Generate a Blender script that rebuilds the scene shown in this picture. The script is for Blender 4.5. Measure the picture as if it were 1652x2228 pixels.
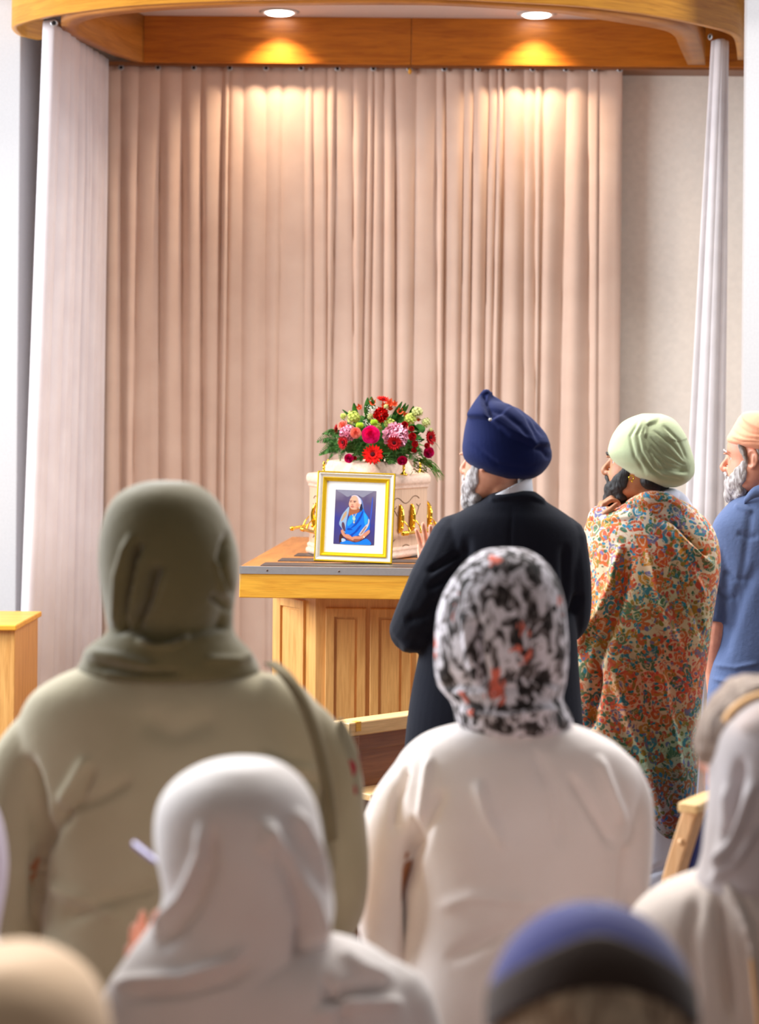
import bpy, math, random
import numpy as np
from mathutils import Vector, Matrix, Euler
for o in list(bpy.data.objects): bpy.data.objects.remove(o)
SC = bpy.context.scene; COL = SC.collection
PI = math.pi
# ---------------------------------------------------------------- camera
F = 4400.0; HX, HY = 826.0, 930.0; EYE = 1.68; ROLL = 0.0085
cam = bpy.data.cameras.new('camera'); co = bpy.data.objects.new('camera', cam); COL.objects.link(co)
co.location = (0, 0, EYE); co.rotation_euler = (Matrix.Rotation(ROLL, 3, 'Y').inverted() @ Euler((PI/2, 0, 0)).to_matrix()).to_euler()
cam.sensor_fit = 'VERTICAL'; cam.sensor_height = 36; cam.lens = F/2228*36
cam.shift_y = -(1114-HY)/2228; cam.clip_end = 100
cam.dof.use_dof = True; cam.dof.focus_distance = 7.8; cam.dof.aperture_fstop = 3.0
SC.camera = co
SC.view_settings.view_transform = 'Standard'; SC.view_settings.look = 'None'
SC.view_settings.exposure = 0.0; SC.view_settings.gamma = 1.0; SC.view_settings.use_curve_mapping = False
# ---------------------------------------------------------------- world and lights
w = bpy.data.worlds.new('world'); SC.world = w; w.use_nodes = True
bg = w.node_tree.nodes['Background']; bg.inputs[0].default_value = (1.0, 0.95, 0.92, 1); bg.inputs[1].default_value = 0.16
def area(name, loc, target, sx, sy, power, color):
    l = bpy.data.lights.new(name, 'AREA'); l.shape = 'RECTANGLE'; l.size = sx; l.size_y = sy; l.energy = power; l.color = color
    o = bpy.data.objects.new(name, l); COL.objects.link(o); o.location = loc
    o.rotation_euler = (Vector(target)-Vector(loc)).to_track_quat('-Z', 'Y').to_euler(); return o
area('window_daylight', (-6.0, 7.5, 3.6), (0, 6.5, 1.2), 5.0, 3.0, 1020, (0.88, 0.94, 1.0))
area('right_wall_fill', (6.0, 8.5, 4.2), (1.5, 10.0, 1.6), 3.0, 2.5, 390, (0.92, 0.95, 1.0))  # unseen fill lamp added at the right to brighten the beige wall
area('roof_light', (-0.2, 7.6, 6.2), (0.1, 4.4, 1.0), 6.0, 3.5, 780, (1.0, 0.97, 0.93))
# ---------------------------------------------------------------- helpers
def P(px, py, D):
    dx, dy = px-HX, py-HY; c, s = math.cos(ROLL), math.sin(ROLL)
    ux = dx*c+dy*s; uy = -dx*s+dy*c
    return Vector((ux/F*D, D, EYE-uy/F*D))
def DZ(px, py, z):
    dx, dy = px-HX, py-HY; c, s = math.cos(ROLL), math.sin(ROLL)
    uy = -dx*s+dy*c; return (EYE-z)*F/uy
def proj(V):
    ux = V[:, 0]/V[:, 1]*F; uy = (EYE-V[:, 2])/V[:, 1]*F; c, s = math.cos(ROLL), math.sin(ROLL)
    return HX+ux*c-uy*s, HY+ux*s+uy*c
def hsh(ix, iy, iz):
    n = (ix*374761393+iy*668265263+iz*2147483647) & 0xffffffff
    n = ((n ^ (n >> 13))*1274126177) & 0xffffffff
    return ((n ^ (n >> 16)) & 0xffff)/32767.5-1
def vn(V, sc=1.0, seed=0):
    q = np.asarray(V)*np.asarray(sc)+seed*17.31; i = np.floor(q).astype(np.int64); f = q-i; f = f*f*(3-2*f)
    r = 0
    for a in (0, 1):
        for b in (0, 1):
            for c in (0, 1):
                wgt = (f[:, 0] if a else 1-f[:, 0])*(f[:, 1] if b else 1-f[:, 1])*(f[:, 2] if c else 1-f[:, 2])
                r = r+wgt*hsh(i[:, 0]+a, i[:, 1]+b, i[:, 2]+c)
    return r
class MB:
    def __init__(s): s.v = []; s.f = []; s.m = []
    def add(s, vs, fs, mi=0):
        n = len(s.v); s.v += [tuple(p) for p in vs]; s.f += [tuple(i+n for i in f) for f in fs]; s.m += [mi]*len(fs); return s
    def join(s, o): return s.add(o.v, o.f)
    def xf(s, M): s.v = [tuple(M @ Vector(p)) for p in s.v]; return s
    def mesh(s, name, mats, smooth=True):
        me = bpy.data.meshes.new(name); me.from_pydata(s.v, [], s.f)
        for m in (mats if isinstance(mats, (list, tuple)) else [mats]): me.materials.append(m)
        if any(s.m): me.polygons.foreach_set('material_index', s.m)
        me.polygons.foreach_set('use_smooth', [smooth]*len(me.polygons)); me.update(); return me
    def build(s, name, mats, parent=None, smooth=True, bevel=0):
        o = bpy.data.objects.new(name, s.mesh(name, mats, smooth)); COL.objects.link(o); put(o, parent)
        if bevel:
            b = o.modifiers.new('bevel', 'BEVEL'); b.width = bevel; b.segments = 2; b.limit_method = 'ANGLE'
        return o
    def box(s, x0, x1, y0, y1, z0, z1, mi=0):
        v = [(x, y, z) for z in (z0, z1) for y in (y0, y1) for x in (x0, x1)]
        return s.add(v, [(0,2,3,1),(4,5,7,6),(0,1,5,4),(2,6,7,3),(0,4,6,2),(1,3,7,5)], mi)
    def prism(s, pts, z0, z1, mi=0):
        n = len(pts); v = [(x, y, z0) for x, y in pts]+[(x, y, z1) for x, y in pts]
        return s.add(v, [tuple(range(n))[::-1], tuple(range(n, 2*n))]+[(i, (i+1) % n, n+(i+1) % n, n+i) for i in range(n)], mi)
    def rings(s, R, cap=True, closed=True, mi=0):
        n = len(R[0]); v = [p for r in R for p in r]; f = []
        for i in range(len(R)-1):
            for j in range(n if closed else n-1):
                a = i*n+j; b = i*n+(j+1) % n; f.append((a, b, b+n, a+n))
        if cap:
            for base, rr, rev in ((0, R[0], True), ((len(R)-1)*n, R[-1], False)):
                c = Vector((0, 0, 0))
                for p in rr: c += Vector(p)
                v.append(tuple(c/n)); k = len(v)-1
                for j in range(n):
                    a, b = base+j, base+(j+1) % n; f.append((b, a, k) if rev else (a, b, k))
        return s.add(v, f, mi)
    def lathe(s, prof, seg=16, M=None, mi=0):
        R = [[Vector((r*math.cos(2*PI*k/seg), r*math.sin(2*PI*k/seg), z)) for k in range(seg)] for r, z in prof]
        if M is not None: R = [[M @ p for p in r] for r in R]
        return s.rings(R, True, True, mi)
    def ball(s, c, r, M=None, seg=14, mi=0):
        r = (r, r, r) if isinstance(r, (int, float)) else r; n = seg//2
        R = []
        for i in range(1, n):
            t = PI*i/n-PI/2
            R.append([Vector((r[0]*math.cos(t)*math.cos(2*PI*k/seg), r[1]*math.cos(t)*math.sin(2*PI*k/seg), r[2]*math.sin(t))) for k in range(seg)])
        if M is not None: R = [[M @ p for p in q] for q in R]
        return s.rings([[Vector(c)+p for p in q] for q in R], True, True, mi)
    def tube(s, pts, rad, seg=12, sub=4, flat=None, mi=0, ends=True):
        pts = [Vector(p) for p in pts]; rad = list(rad) if isinstance(rad, (list, tuple)) else [rad]*len(pts)
        Q, Rr = [], []
        n = len(pts)
        for i in range(n-1):
            p0, p1, p2, p3 = pts[max(i-1, 0)], pts[i], pts[i+1], pts[min(i+2, n-1)]
            for k in range(sub):
                t = k/sub; Q.append(0.5*((2*p1)+(p2-p0)*t+(2*p0-5*p1+4*p2-p3)*t*t+(3*p1-p0-3*p2+p3)*t**3)); Rr.append(rad[i]+(rad[i+1]-rad[i])*t)
        Q.append(pts[-1]); Rr.append(rad[-1])
        T = [(Q[min(i+1, len(Q)-1)]-Q[max(i-1, 0)]).normalized() for i in range(len(Q))]
        nrm = T[0].orthogonal().normalized() if flat is None else (Vector(flat[0])-T[0]*T[0].dot(Vector(flat[0]))).normalized()
        fl = 1 if flat is None else flat[1]
        R = []
        def ring(c, t, nn, r):
            b = t.cross(nn); return [c+nn*(r*fl*math.cos(2*PI*k/seg))+b*(r*math.sin(2*PI*k/seg)) for k in range(seg)]
        for i, (q, t, r) in enumerate(zip(Q, T, Rr)):
            nrm = (nrm-t*t.dot(nrm)).normalized()
            if i == 0 and ends:
                R.append(ring(q-t*r*.85, t, nrm, r*.45)); R.append(ring(q-t*r*.45, t, nrm, r*.85))
            R.append(ring(q, t, nrm, r))
            if i == len(Q)-1 and ends:
                R.append(ring(q+t*r*.45, t, nrm, r*.85)); R.append(ring(q+t*r*.85, t, nrm, r*.45))
        return s.rings(R, True, True, mi)
def put(o, parent):
    if parent is not None:
        o.parent = parent; o.matrix_parent_inverse = Matrix.Identity(4)
        if parent.get('_w'):                       # geometry written in world space
            o.location = -Vector(parent['_w'])
def tag(o, label=None, cat=None, group=None, kind=None):
    if label: o['label'] = label
    if cat: o['category'] = cat
    if group: o['group'] = group
    if kind: o['kind'] = kind
    return o
def thing(name, loc, label, cat, group=None, world=False, rot=None):
    o = bpy.data.objects.new(name, None); COL.objects.link(o); o.location = loc; o.empty_display_size = .1
    if rot: o.rotation_euler = rot
    if world: o['_w'] = list(loc)
    return tag(o, label, cat, group)
def struct(name, mb, mat, smooth=False, bevel=0):
    o = mb.build(name, mat, None, smooth, bevel); o['kind'] = 'structure'; return o
def cr(vals, n):
    """Catmull-Rom resample of a list of tuples"""
    A = np.array(vals, float); m = len(A); out = []
    for i in range(m-1):
        p0, p1, p2, p3 = A[max(i-1, 0)], A[i], A[i+1], A[min(i+2, m-1)]
        for k in range(n):
            t = k/n; out.append(.5*(2*p1+(p2-p0)*t+(2*p0-5*p1+4*p2-p3)*t*t+(3*p1-p0-3*p2+p3)*t**3))
    out.append(A[-1]); return out
def rows(rw, D, seg=40, sub=4, ex=2.0):
    """solid of horizontal sections: (height px, left px, right px, half depth towards camera, half depth away, depth shift)"""
    mb = MB(); R = []
    rw = [tuple(r)+(0,)*(6-len(r)) for r in rw]
    for r in cr(rw, sub):
        y, xl, xr, df, db, off = r; a = P(xl, y, D); b = P(xr, y, D); c = (a+b)/2; rx = max((b-a).length/2, .002)
        ring = []
        for k in range(seg):
            t = 2*PI*k/seg; ct, st = math.cos(t), math.sin(t)
            X = math.copysign(abs(ct)**(2/ex), ct); Y = math.copysign(abs(st)**(2/ex), st)
            ring.append(c+Vector((rx*X, off+(max(db, .002) if Y > 0 else max(df, .002))*Y, 0)))
        R.append(ring)
    return mb.rings(R)
def seg_dist(x, y, poly):
    best = np.full(x.shape, 1e9); sd = np.zeros(x.shape); par = np.zeros(x.shape)
    tot = sum(math.dist(poly[i], poly[i+1]) for i in range(len(poly)-1)); acc = 0
    for i in range(len(poly)-1):
        (x0, y0), (x1, y1) = poly[i], poly[i+1]; L = math.dist((x0, y0), (x1, y1)); ux, uy = (x1-x0)/L, (y1-y0)/L
        traw = (x-x0)*ux+(y-y0)*uy; t = np.clip(traw, 0, L); d = np.hypot(x-x0-t*ux, y-y0-t*uy); s = (x-x0)*uy-(y-y0)*ux
        m = d < best; best[m] = d[m]; sd[m] = np.sign(s[m])*d[m]; par[m] = (acc+t[m])/tot; acc += L
    return best, sd, par
def solid(name, mb, mat, parent, vox=.006, smooth=6, folds=(), noise=(), D=None, post=None):
    FM = 1.15 if name == 'turban' else 1.6
    """fuse overlapping solids into one continuous surface, relax it and press folds into the cloth"""
    me = mb.mesh('tmp', [], True); o = bpy.data.objects.new('tmp', me); COL.objects.link(o)
    r = o.modifiers.new('r', 'REMESH'); r.mode = 'VOXEL'; r.voxel_size = vox
    if smooth: sm = o.modifiers.new('s', 'SMOOTH'); sm.iterations = smooth; sm.factor = .5
    dg = bpy.context.evaluated_depsgraph_get(); dg.update(); m2 = bpy.data.meshes.new_from_object(o.evaluated_get(dg), depsgraph=dg)
    bpy.data.objects.remove(o); bpy.data.meshes.remove(me); m2.name = name
    n = len(m2.vertices); V = np.empty(n*3); m2.vertices.foreach_get('co', V); V = V.reshape(-1, 3)
    N = np.empty(n*3); m2.vertices.foreach_get('normal', N); N = N.reshape(-1, 3)
    disp = np.zeros(n)
    if len(folds):
        x, y = proj(V); face = np.clip(-N[:, 1]*2.2+.25, 0, 1); wob = vn(V, 9, 3)*7; wob2 = vn(V, 9, 5)*7
        for f in folds:
            kind, poly, wd, amp = f[:4]; amp *= FM
            d, sd, par = seg_dist(x+wob, y+wob2, poly)
            taper = np.clip(np.minimum(par, 1-par)*6, 0, 1) if kind == 'g' else np.clip(np.minimum(par, 1-par)*14+.0, 0, 1)
            if kind == 'g': disp += amp*np.exp(-(d/wd)**2)*taper*face
            else:                                                    # overlapping edge: raised on the positive side, fading away
                disp += amp*(1/(1+np.exp(-sd/wd*4)))*np.exp(-np.clip(sd, 0, None)/(f[4] if len(f) > 4 else 60))*taper*face
    for sc, amp, seed in noise: disp += amp*vn(V, sc, seed)
    V = V+N*disp[:, None]
    if post: V = post(V, N)
    m2.vertices.foreach_set('co', V.ravel()); m2.materials.clear(); m2.materials.append(mat)
    m2.polygons.foreach_set('use_smooth', [True]*len(m2.polygons)); m2.update()
    ob = bpy.data.objects.new(name, m2); COL.objects.link(ob); put(ob, parent); return ob
# ---------------------------------------------------------------- materials
def srgb(c):
    return tuple(((v/255/12.92) if v/255 <= .04045 else ((v/255+.055)/1.055)**2.4) for v in c)+(1,)
class NT:
    def __init__(s, name):
        s.m = bpy.data.materials.new(name); s.m.use_nodes = True; s.t = s.m.node_tree; s.b = s.t.nodes['Principled BSDF']
    def n(s, ty, **kw):
        nd = s.t.nodes.new(ty)
        for k, v in kw.items():
            if k.startswith('i_'):
                key = k[2:]; key = int(key) if key.isdigit() else key.replace('_', ' '); nd.inputs[key].default_value = v
            else: setattr(nd, k, v)
        return nd
    def l(s, a, b): s.t.links.new(a, b)
    def co(s, scale=(1, 1, 1), rot=(0, 0, 0)):
        t = s.n('ShaderNodeTexCoord'); m = s.n('ShaderNodeMapping'); m.inputs['Scale'].default_value = scale; m.inputs['Rotation'].default_value = rot
        s.l(t.outputs['Object'], m.inputs[0]); return m.outputs[0]
    def ramp(s, fac, stops, interp='LINEAR'):
        r = s.n('ShaderNodeValToRGB'); r.color_ramp.interpolation = interp; e = r.color_ramp.elements
        while len(e) < len(stops): e.new(.5)
        for k, (p, c) in enumerate(stops): e[k].position = p; e[k].color = c if len(c) == 4 else tuple(c)+(1,)
        s.l(fac, r.inputs[0]); return r.outputs[0]
    def mix(s, fac, a, b, mode='MIX'):
        x = s.n('ShaderNodeMix', data_type='RGBA', blend_type=mode)
        for v, k in ((fac, 0), (a, 6), (b, 7)):
            if isinstance(v, (int, float)): x.inputs[k].default_value = v
            elif isinstance(v, tuple): x.inputs[k].default_value = v
            else: s.l(v, x.inputs[k])
        return x.outputs[2]
    def math(s, op, a, b=0.0):
        x = s.n('ShaderNodeMath', operation=op)
        for k, v in enumerate((a, b)):
            if isinstance(v, (int, float)): x.inputs[k].default_value = v
            else: s.l(v, x.inputs[k])
        return x.outputs[0]
    def bump(s, h, st=.3, dist=.01):
        b = s.n('ShaderNodeBump'); b.inputs['Strength'].default_value = st; b.inputs['Distance'].default_value = dist
        s.l(h, b.inputs['Height']); s.l(b.outputs[0], s.b.inputs['Normal'])
def cloth(name, c, c2=None, rough=.9, sheen=.15, bs=60, bst=.25, thread=True, trans=0):
    k = NT(name); co_ = k.co(); nz = k.n('ShaderNodeTexNoise', i_Scale=5.0, i_Detail=4.0); k.l(co_, nz.inputs[0])
    c = srgb(c); c2 = srgb(c2) if c2 else tuple(v*.86 for v in c[:3])+(1,)
    k.l(k.ramp(nz.outputs[0], [(.3, c2), (.7, c)]), k.b.inputs['Base Color'])
    k.b.inputs['Roughness'].default_value = rough; k.b.inputs['Sheen Weight'].default_value = sheen; k.b.inputs['Specular IOR Level'].default_value = .25
    n2 = k.n('ShaderNodeTexNoise', i_Scale=float(bs), i_Detail=3.0); k.l(co_, n2.inputs[0]); k.bump(n2.outputs[0], bst, .004)
    return k.m
def plain(name, c, rough=.5, metal=0, spec=.5, bump=0, bs=80, **kw):
    k = NT(name); cc = srgb(c); nz = k.n('ShaderNodeTexNoise', i_Scale=float(bs), i_Detail=3.0); k.l(k.co(), nz.inputs[0])
    k.l(k.ramp(nz.outputs[0], [(.25, tuple(v*.92 for v in cc[:3])), (.75, cc)]), k.b.inputs['Base Color'])
    k.b.inputs['Roughness'].default_value = rough; k.b.inputs['Metallic'].default_value = metal; k.b.inputs['Specular IOR Level'].default_value = spec
    for a, v in kw.items(): k.b.inputs[a.replace('_', ' ')].default_value = v
    if bump: k.bump(nz.outputs[0], bump, .003)
    return k.m
def wood(name, c1, c2, axis='Z', sc=1.0, rough=.38):
    k = NT(name); s = {'H': (1.2, 1.2, 14), 'X': (1.2, 14, 14), 'Y': (14, 1.2, 14), 'Z': (14, 14, 1.2)}[axis]
    co_ = k.co(tuple(v*sc for v in s)); n1 = k.n('ShaderNodeTexNoise', i_Scale=2.2, i_Detail=6.0, i_Roughness=.62, i_Distortion=.7); k.l(co_, n1.inputs[0])
    s2 = {'H': (4, 4, 120), 'X': (4, 120, 120), 'Y': (120, 4, 120), 'Z': (120, 120, 4)}[axis]
    n2 = k.n('ShaderNodeTexNoise', i_Scale=2.0, i_Detail=3.0); k.l(k.co(tuple(v*sc for v in s2)), n2.inputs[0])
    base = k.ramp(n1.outputs[0], [(.3, srgb(c2)), (.55, srgb(c1)), (.75, srgb(tuple(min(255, v*1.05) for v in c1)))])
    grain = k.ramp(n2.outputs[0], [(.3, (.78, .74, .7)), (.6, (1, 1, 1))])
    k.l(k.mix(.75, base, grain, 'MULTIPLY'), k.b.inputs['Base Color']); k.b.inputs['Roughness'].default_value = rough
    k.bump(n2.outputs[0], .08, .002); return k.m
M = {}
M['oak_x'] = wood('oak_along_x', (244, 180, 62), (224, 152, 44), 'X')
M['oak_z'] = wood('oak_upright', (228, 172, 100), (206, 146, 76), 'Z')
M['oak_top'] = wood('oak_deck', (196, 128, 60), (172, 104, 42), 'Y')
M['oak_amber'] = wood('oak_amber_panel', (196, 116, 30), (168, 90, 18), 'H')
M['oak_rim_shaded'] = wood('oak_rim_shaded_wood', (196, 128, 52), (172, 106, 36), 'H')  # oak made darker to paint in the shade under the rim
M['oak_panel'] = wood('oak_fascia', (222, 156, 58), (196, 128, 42), 'H')
M['oak_light'] = wood('pale_oak', (240, 200, 140), (224, 178, 116), 'X')
M['oak_light_z'] = wood('pale_oak_upright', (236, 190, 140), (222, 170, 118), 'Z')
M['oak_dark'] = wood('brown_oak', (146, 92, 52), (120, 72, 38), 'X')
M['white_paint'] = plain('white_paint', (206, 204, 204), .8, bump=.05)
M['beige_paint'] = plain('beige_paint', (250, 240, 228), .85, bump=.05, bs=30)
M['ceiling'] = plain('ceiling_paint', (226, 214, 212), .85)
M['carpet'] = cloth('carpet', (110, 88, 78), bs=300, bst=.6)
M['curtain'] = cloth('curtain_cloth', (226, 198, 180), (218, 188, 170), bs=120, bst=.2, sheen=.25)
M['curtain_left'] = cloth('side_curtain_cloth', (222, 214, 216), (214, 204, 206), bs=120, bst=.2, sheen=.25)
M['curtain_white'] = cloth('white_curtain_cloth', (236, 230, 232), bs=120, bst=.2)
M['steel'] = plain('brushed_steel', (200, 202, 206), .42, .85)
M['brass_dark'] = plain('dark_eyelet_metal', (120, 100, 90), .35, .9)
M['gold'] = plain('polished_gold', (250, 205, 70), .14, 1.0)
M['black_strip'] = plain('dark_rubber', (66, 58, 58), .45)
M['dark'] = plain('painted_shade', (30, 26, 26), .9)  # near-black colour painted in for shade inside openings
def world_x_pt(px, py, z): D = DZ(px, py, z); return P(px, py, D)
# ================================================================= ROOM
mb = MB(); mb.box(-7, 7, -1, 14, -.1, 0); struct('floor', mb, M['carpet'])
mb = MB(); mb.box(-2.6, 2.6, 12.75, 12.9, 0, 4.6); struct('wall_back', mb, M['beige_paint'])
ZP = 3.924; ZC = 4.214
# left wall of the nave: face at 11.75, ends at the alcove mouth
xl = P(40, 700, 11.75).x
mb = MB(); mb.box(-7, xl, 11.75, 12.9, 0, 5.2); struct('wall_left', mb, M['white_paint'], bevel=.006)
xr = P(1621, 400, 10.9).x
mb = MB(); mb.box(xr, 7, 10.9, 10.96, 0, 5.2); mb.box(2.42, 7, 10.96, 12.9, 0, 5.2); struct('wall_right', mb, M['white_paint'], bevel=.006)
mb = MB(); mb.box(-2.6, 2.6, 10.45, 12.9, ZC, ZC+.1); struct('ceiling', mb, M['ceiling'])
# back oak fascia panel, with a joint and a lower lip
mb = MB(); xj = P(895, 100, 12.5).x
mb.box(-1.52, xj-.0015, 12.5, 12.53, ZP, ZC); mb.box(xj+.0015, 2.35, 12.5, 12.53, ZP, ZC); struct('trim_1', mb, M['oak_amber'], bevel=.002)
mb = MB(); mb.box(-2.2, 2.35, 12.53, 12.75, ZP-.012, ZP+.012); struct('trim_2', mb, M['oak_dark'])
# canopy over the catafalque: outer and inner curved oak boxes
outer = [(83,88),(45,79),(30,69),(25,59),(30,54),(50,47),(85,38),(135,29),(250,14),(350,7),(450,2),(600,-3),(826,-6),(1000,-3),(1060,0),(1176,6),(1276,13),(1376,25),(1476,41),(1551,57),(1596,70),(1616,86),(1622,130)]
in_o = [(296,136),(240,118),(150,79),(137,68),(133,55),(136,43),(160,33),(250,19),(400,9),(600,4),(826,2),(1000,5),(1200,16),(1326,27),(1426,42),(1490,57),(1514,78),(1524,100),(1535,141)]
in_i = [(314,136),(270,117),(185,76),(173,64),(172,55),(182,47),(225,36),(300,28),(400,20),(600,13),(826,11),(1000,14),(1200,28),(1301,42),(1426,62),(1465,76),(1478,100),(1497,141)]
def plan(pts, n=5, z=ZP):
    return [(world_x_pt(a, b, z).x, world_x_pt(a, b, z).y) for a, b in cr(pts, n)]
def offset(pts, d):
    out = []
    for i, p in enumerate(pts):
        a, b = pts[max(i-1, 0)], pts[min(i+1, len(pts)-1)]; t = Vector((b[0]-a[0], b[1]-a[1])).normalized()
        out.append((p[0]-t.y*d*1, p[1]+t.x*d))
    return out
def band(pa, pb, z0, z1):
    n = len(pa); R = [[(a[0], a[1], z0), (b[0], b[1], z0), (b[0], b[1], z1), (a[0], a[1], z1)] for a, b in zip(pa, pb)]
    return MB().rings(R)
po = plan(outer); canopy = thing('oak_canopy', (0, 11.5, ZP), 'curved honey oak canopy with a double rim above the curtained alcove', 'canopy', world=True)
band(po, offset(po, .045), ZP, 4.9).build('outer_fascia', M['oak_panel'], canopy)
pi_o = plan(in_o, 5); pi_i = plan(in_i, 5)
m = max(len(pi_o), len(pi_i))
def resamp(p, n):
    A = np.array(p); d = np.r_[0, np.cumsum(np.hypot(*np.diff(A, axis=0).T))]; t = np.linspace(0, d[-1], n)
    return list(zip(np.interp(t, d, A[:, 0]), np.interp(t, d, A[:, 1])))
band(resamp(pi_o, 140), resamp(pi_i, 140), ZP, ZC).build('inner_rim', M['oak_rim_shaded'], canopy)
slot = band(offset(po, .05), resamp(pi_o, len(po)), ZC-.06, ZC-.04); slot.build('slot_shade_sheet', M['dark'], canopy)  # dark sheet added as painted shade between the two rims
# low oak dwarf wall at the left edge
xa = P(30, 1400, 9.9).x; xb = P(35, 1400, 9.9).x
lw = thing('oak_low_screen', (xa-.6, 10.2, 0), 'low honey oak screen end against the white wall at the left edge', 'screen', world=True)
zt = P(10, 1360, 9.9).z
MB().box(xa-1.6, xa, 9.93, 10.6, 0, zt-.028).build('panel', M['oak_z'], lw, False, .004)
MB().box(xa-1.6, xb, 9.9, 10.65, zt-.028, zt).build('cap_rail', M['oak_x'], lw, False, .006)
# ---------------------------------------------------------------- curtains
def curtain(name, label, path, zt, zb, mat, seed, amp=.05, nfold=30, hooks=(), flare=None, eyefwd=.012):
    root = thing(name, (path[0][0], path[0][1], 0), label, 'curtain', world=True)
    rnd = random.Random(seed); nu = nfold*14; nv = 60
    A = np.array(resamp(path, nu)); d = np.r_[0, np.cumsum(np.hypot(*np.diff(A, axis=0).T))]; L = d[-1]
    T = np.gradient(A, axis=0); T /= np.linalg.norm(T, axis=1)[:, None]; Nn = np.c_[T[:, 1], -T[:, 0]]    # towards the room
    edges = np.cumsum([rnd.uniform(.4, 1.7) for _ in range(nfold)]); edges = edges/edges[-1]*L
    depth = [rnd.uniform(.3, 1.0) for _ in range(nfold)]; drift = [rnd.uniform(-.05, .05) for _ in range(nfold+1)]; sk = [rnd.uniform(.3, .7) for _ in range(nfold)]
    prof = []
    V = []; 
    for iv in range(nv+1):
        t = iv/nv; z = zt+(zb-zt)*t; e = np.r_[0, edges].copy()
        e[1:-1] += np.array(drift[1:-1])*t*min(1, L/3)
        a = amp*(.38+.62*min(1, t*5))
        idx = np.clip(np.searchsorted(e, d, side='right')-1, 0, nfold-1)
        u = (d-e[idx])/(e[idx+1]-e[idx]); s_ = np.array(sk)[idx]
        uu = np.where(u < s_, u/s_*.5, .5+(u-s_)/(1-s_)*.5)
        y = np.array(depth)[idx]*(np.sin(PI*uu)**.8-.5)*a*2*.6
        y += .006*np.sin(d*37+seed+t*2.)*min(1, t*3)
        pos = A+Nn*y[:, None]
        if flare is not None: pos = pos+flare(d/L, t)
        zz = np.full(nu, z)
        if t < .06 and len(hooks):
            hd = np.min(np.abs(A[:, 0][:, None]-np.array([h for h in hooks])[None, :]), axis=1) if len(hooks) > 1 else np.abs(A[:, 0]-hooks[0])
            zz = zz-np.clip(hd/.11, 0, 1)**1.4*.022*(1-t/.06)
        V += [(pos[i, 0], pos[i, 1], zz[i]) for i in range(nu)]
    f = [(iv*nu+i, iv*nu+i+1, (iv+1)*nu+i+1, (iv+1)*nu+i) for iv in range(nv) for i in range(nu-1)]
    o = MB().add(V, f).build('drape', mat, root); so = o.modifiers.new('s', 'SOLIDIFY'); so.thickness = .003
    return root
def eyelet(root, p, n, r=.017):
    q = Vector(n).to_track_quat('Z', 'Y').to_matrix(); e = MB()
    Mx = Matrix.Translation(p) @ q.to_4x4()
    R = []
    for k in range(24):
        a = 2*PI*k/24; c = Vector((math.cos(a)*r*.8, math.sin(a)*r*.8, 0)); out = Vector((math.cos(a), math.sin(a), 0))
        R.append([Mx @ (c+out*(.0055*math.cos(b))+Vector((0, 0, .004*math.sin(b)))) for b in [2*PI*j/8 for j in range(8)]])
    R.append(R[0]); e.rings(R, cap=False); ob = e.build('eyelet', M['steel'], root)
    h = MB().lathe([(.001, 0), (r*.62, 0), (r*.62, .003), (.001, .003)], 16, Mx).build('eyelet_shade_disc', M['dark'], ob)  # solid dark disc, painted shade in the eyelet opening
    h.location = (0, 0, 0); return ob
yb = 12.585
hk = [265, 345, 423, 501, 580, 656, 735, 813, 891, 967, 1040, 1105, 1159, 1231, 1293, 1348]
hx = [P(h, 146, yb).x for h in hk]
cb = curtain('back_curtain', 'wide dusty pink grey pleated curtain hanging across the back of the alcove', [(P(225, 146, yb).x, yb), (P(1355, 150, yb).x, yb)], ZP+.012, .02, M['curtain'], 5, .046, 34, hx)
for h, x in zip(hk, hx): eyelet(cb, Vector((x, yb-.032, P(h, 146+(h-265)*.004, yb).z-.008)), (0, -1, .1))
pl = MB().lathe([(.001, -.02), (.010, -.012), (.013, 0), (.009, .012), (.002, .022)], 12, Matrix.Translation((P(892, 158, yb).x, yb-.045, P(892, 158, yb).z))); pl.build('cord_pull', M['oak_x'], cb)
# left curtain follows the canopy slot and spreads lower down
Lp = [(P(92, 45, 11.32).x, 11.35), (P(118, 48, 11.34).x, 11.36), (P(140, 60, 11.5).x, 11.55), (P(185, 90, 11.95).x, 12.0), (P(236, 130, 12.45).x, 12.45)]
def flareL(u, t): 
    k = (1-u)
    return np.c_[-.085*t*(k**.8)-.01*t, -.10*t*k]
cl = curtain('left_curtain', 'pale grey pleated curtain bunched at the left side of the alcove', Lp, ZP-.0+.03, .02, M['curtain_left'], 11, .05, 11, [P(118, 48, 11.34).x], flareL)
eyelet(cl, Vector((P(117, 50, 11.26).x, 11.27, P(117, 49, 11.26).z)), (.2, -1, 0), .02)
Rp = [(P(1550, 65, 11.6).x, 11.62), (P(1570, 65, 11.6).x, 11.58), (P(1589, 65, 11.6).x, 11.64)]
def flareR(u, t): return np.c_[-.19*t*(1-u), 0*u]
cr_ = curtain('right_curtain', 'narrow white curtain gathered at the right side of the alcove', Rp, ZP+.0, .02, M['curtain_white'], 21, .022, 4, [P(1570,60,11.6).x], flareR)
eyelet(cr_, Vector((P(1549, 76, 11.5).x, 11.55, P(1549, 76, 11.5).z)), (-1, -.6, 0), .018)
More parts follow.
